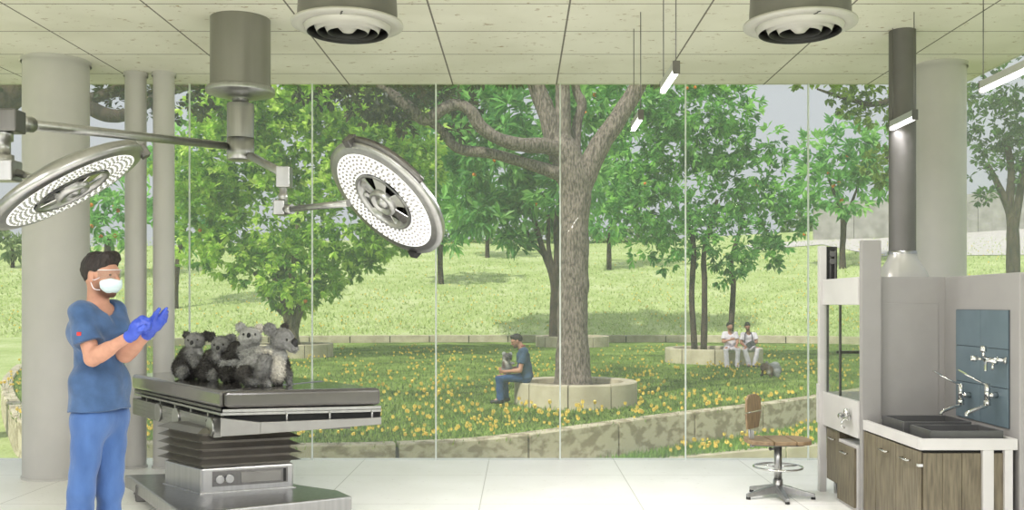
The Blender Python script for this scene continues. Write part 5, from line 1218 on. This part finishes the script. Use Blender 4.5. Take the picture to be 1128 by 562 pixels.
m=MB(); m.tube(catmull([p2(284,222,-.15),p2(284,190,-.17),p2(288,160,-.12),p2(300,146,-.02),p2(322,146,-.02),p2(336,160,-.12),p2(340,190,-.17),p2(342,215,-.16)],5),.012,8); m.ball(p2(284,226,-.155),.022,10); o=m.build('stethoscope',mat('dark rubber tube',srgb(60,44,74),.5,0,srgb(50,38,62),20),mb_); o.location=-mb_.location
# book held by the reader
bk_ = empty('book',p2(330,240,-.43),'open black book in the hands of the stethoscope man','book')
Rk = Matrix.Rotation(math.radians(-32),3,'Y')@Matrix.Rotation(math.radians(50),3,'X')
for sg in (-1,1):
    m=MB(); m.box((min(0,sg*.125),-.095,-.008),(max(0,sg*.125),.095,.004),Rk@Matrix.Rotation(sg*.18,3,'Y')); m.build('cover',SHOE,bk_,.002)
    m=MB(); m.box((min(0,sg*.118),-.088,.0042),(max(0,sg*.118),.088,.014),Rk@Matrix.Rotation(sg*.18,3,'Y')); m.build('pages',mat('dark pages',(.02,.02,.022),.6,0,(.026,.026,.028),20),bk_,.001)
w2=1/7.02; Yk=G(848,416,ZL).y
def k2(cx,cy,d=0): return (780+cx*w2,345+cy*w2,d)
koala('brownish koala crouching in the grass beside the seated men',Yk,
 [(k2(520,440),k2(470,430),46*w2,40*w2,KG),(k2(520,410,.05),k2(500,420,.05),34*w2,34*w2,KL),(k2(470,440,-.1),k2(440,450,-.1),34*w2,28*w2,KB),(k2(440,450,-.08),k2(415,478,-.1),16*w2,11*w2,KD),(k2(480,455,-.14),k2(485,485,-.16),24*w2,14*w2,KB),(k2(530,455,-.1),k2(535,482,-.12),30*w2,18*w2,KL),(k2(455,425,-.12),k2(470,455,-.15),22*w2,20*w2,KW)],
 (*k2(440,420)[:2],-.10,(36*w2,34*w2,32*w2),(-.8,-.6,-.1),KB),[(*k2(455,386)[:2],-.1,14*w2,KG),(*k2(425,398)[:2],-.02,12*w2,KD)],(*k2(414,434)[:2],-.20,8*w2),[(*k2(425,418)[:2],-.26,4*w2)],None,h=.016,fur=1500,fl=.03,base=ZL-.01)
# ================================================================== LIGHT AND CAMERA
w_ = bpy.data.worlds.new('World'); SC.world = w_; w_.use_nodes = True; nt = w_.node_tree; bg = nt.nodes['Background']
tc = nt.nodes.new('ShaderNodeTexCoord'); sp = nt.nodes.new('ShaderNodeSeparateXYZ'); nt.links.new(tc.outputs['Generated'],sp.inputs[0])
rp = nt.nodes.new('ShaderNodeValToRGB'); e=rp.color_ramp.elements; e[0].position=.0; e[0].color=(.62,.635,.68,1); e[1].position=.6; e[1].color=(.8,.84,.92,1)
nt.links.new(sp.outputs[2],rp.inputs[0]); nt.links.new(rp.outputs[0],bg.inputs[0]); bg.inputs[1].default_value = 1.0
sd = bpy.data.lights.new('sun','SUN'); sd.energy = 4.0; sd.angle = math.radians(2.5); sd.color = (1,.965,.89)
so = link(bpy.data.objects.new('sun',sd)); so.rotation_euler = V((-.42,-.58,.72)).to_track_quat('Z','Y').to_euler(); so.location = (-20,-20,40)
cd = bpy.data.cameras.new('camera'); co = link(bpy.data.objects.new('camera',cd)); co.location = (0,0,EYE); co.rotation_euler = (PI/2,0,0)
cd.sensor_width = 36; cd.sensor_fit='HORIZONTAL'; cd.lens = F/1128*36; cd.shift_x = (564-VX)/1128; cd.shift_y = (VY-281)/1128; cd.clip_start=.05; cd.clip_end=1000
SC.camera = co
vs_ = SC.view_settings; vs_.view_transform='Standard'; vs_.look='None'; vs_.exposure=0.0; vs_.gamma=1.0; vs_.use_curve_mapping=False
SC.cycles.max_bounces=10; SC.cycles.diffuse_bounces=6; SC.cycles.transparent_max_bounces=16; SC.cycles.transmission_bounces=8
SC.cycles.use_denoising = True
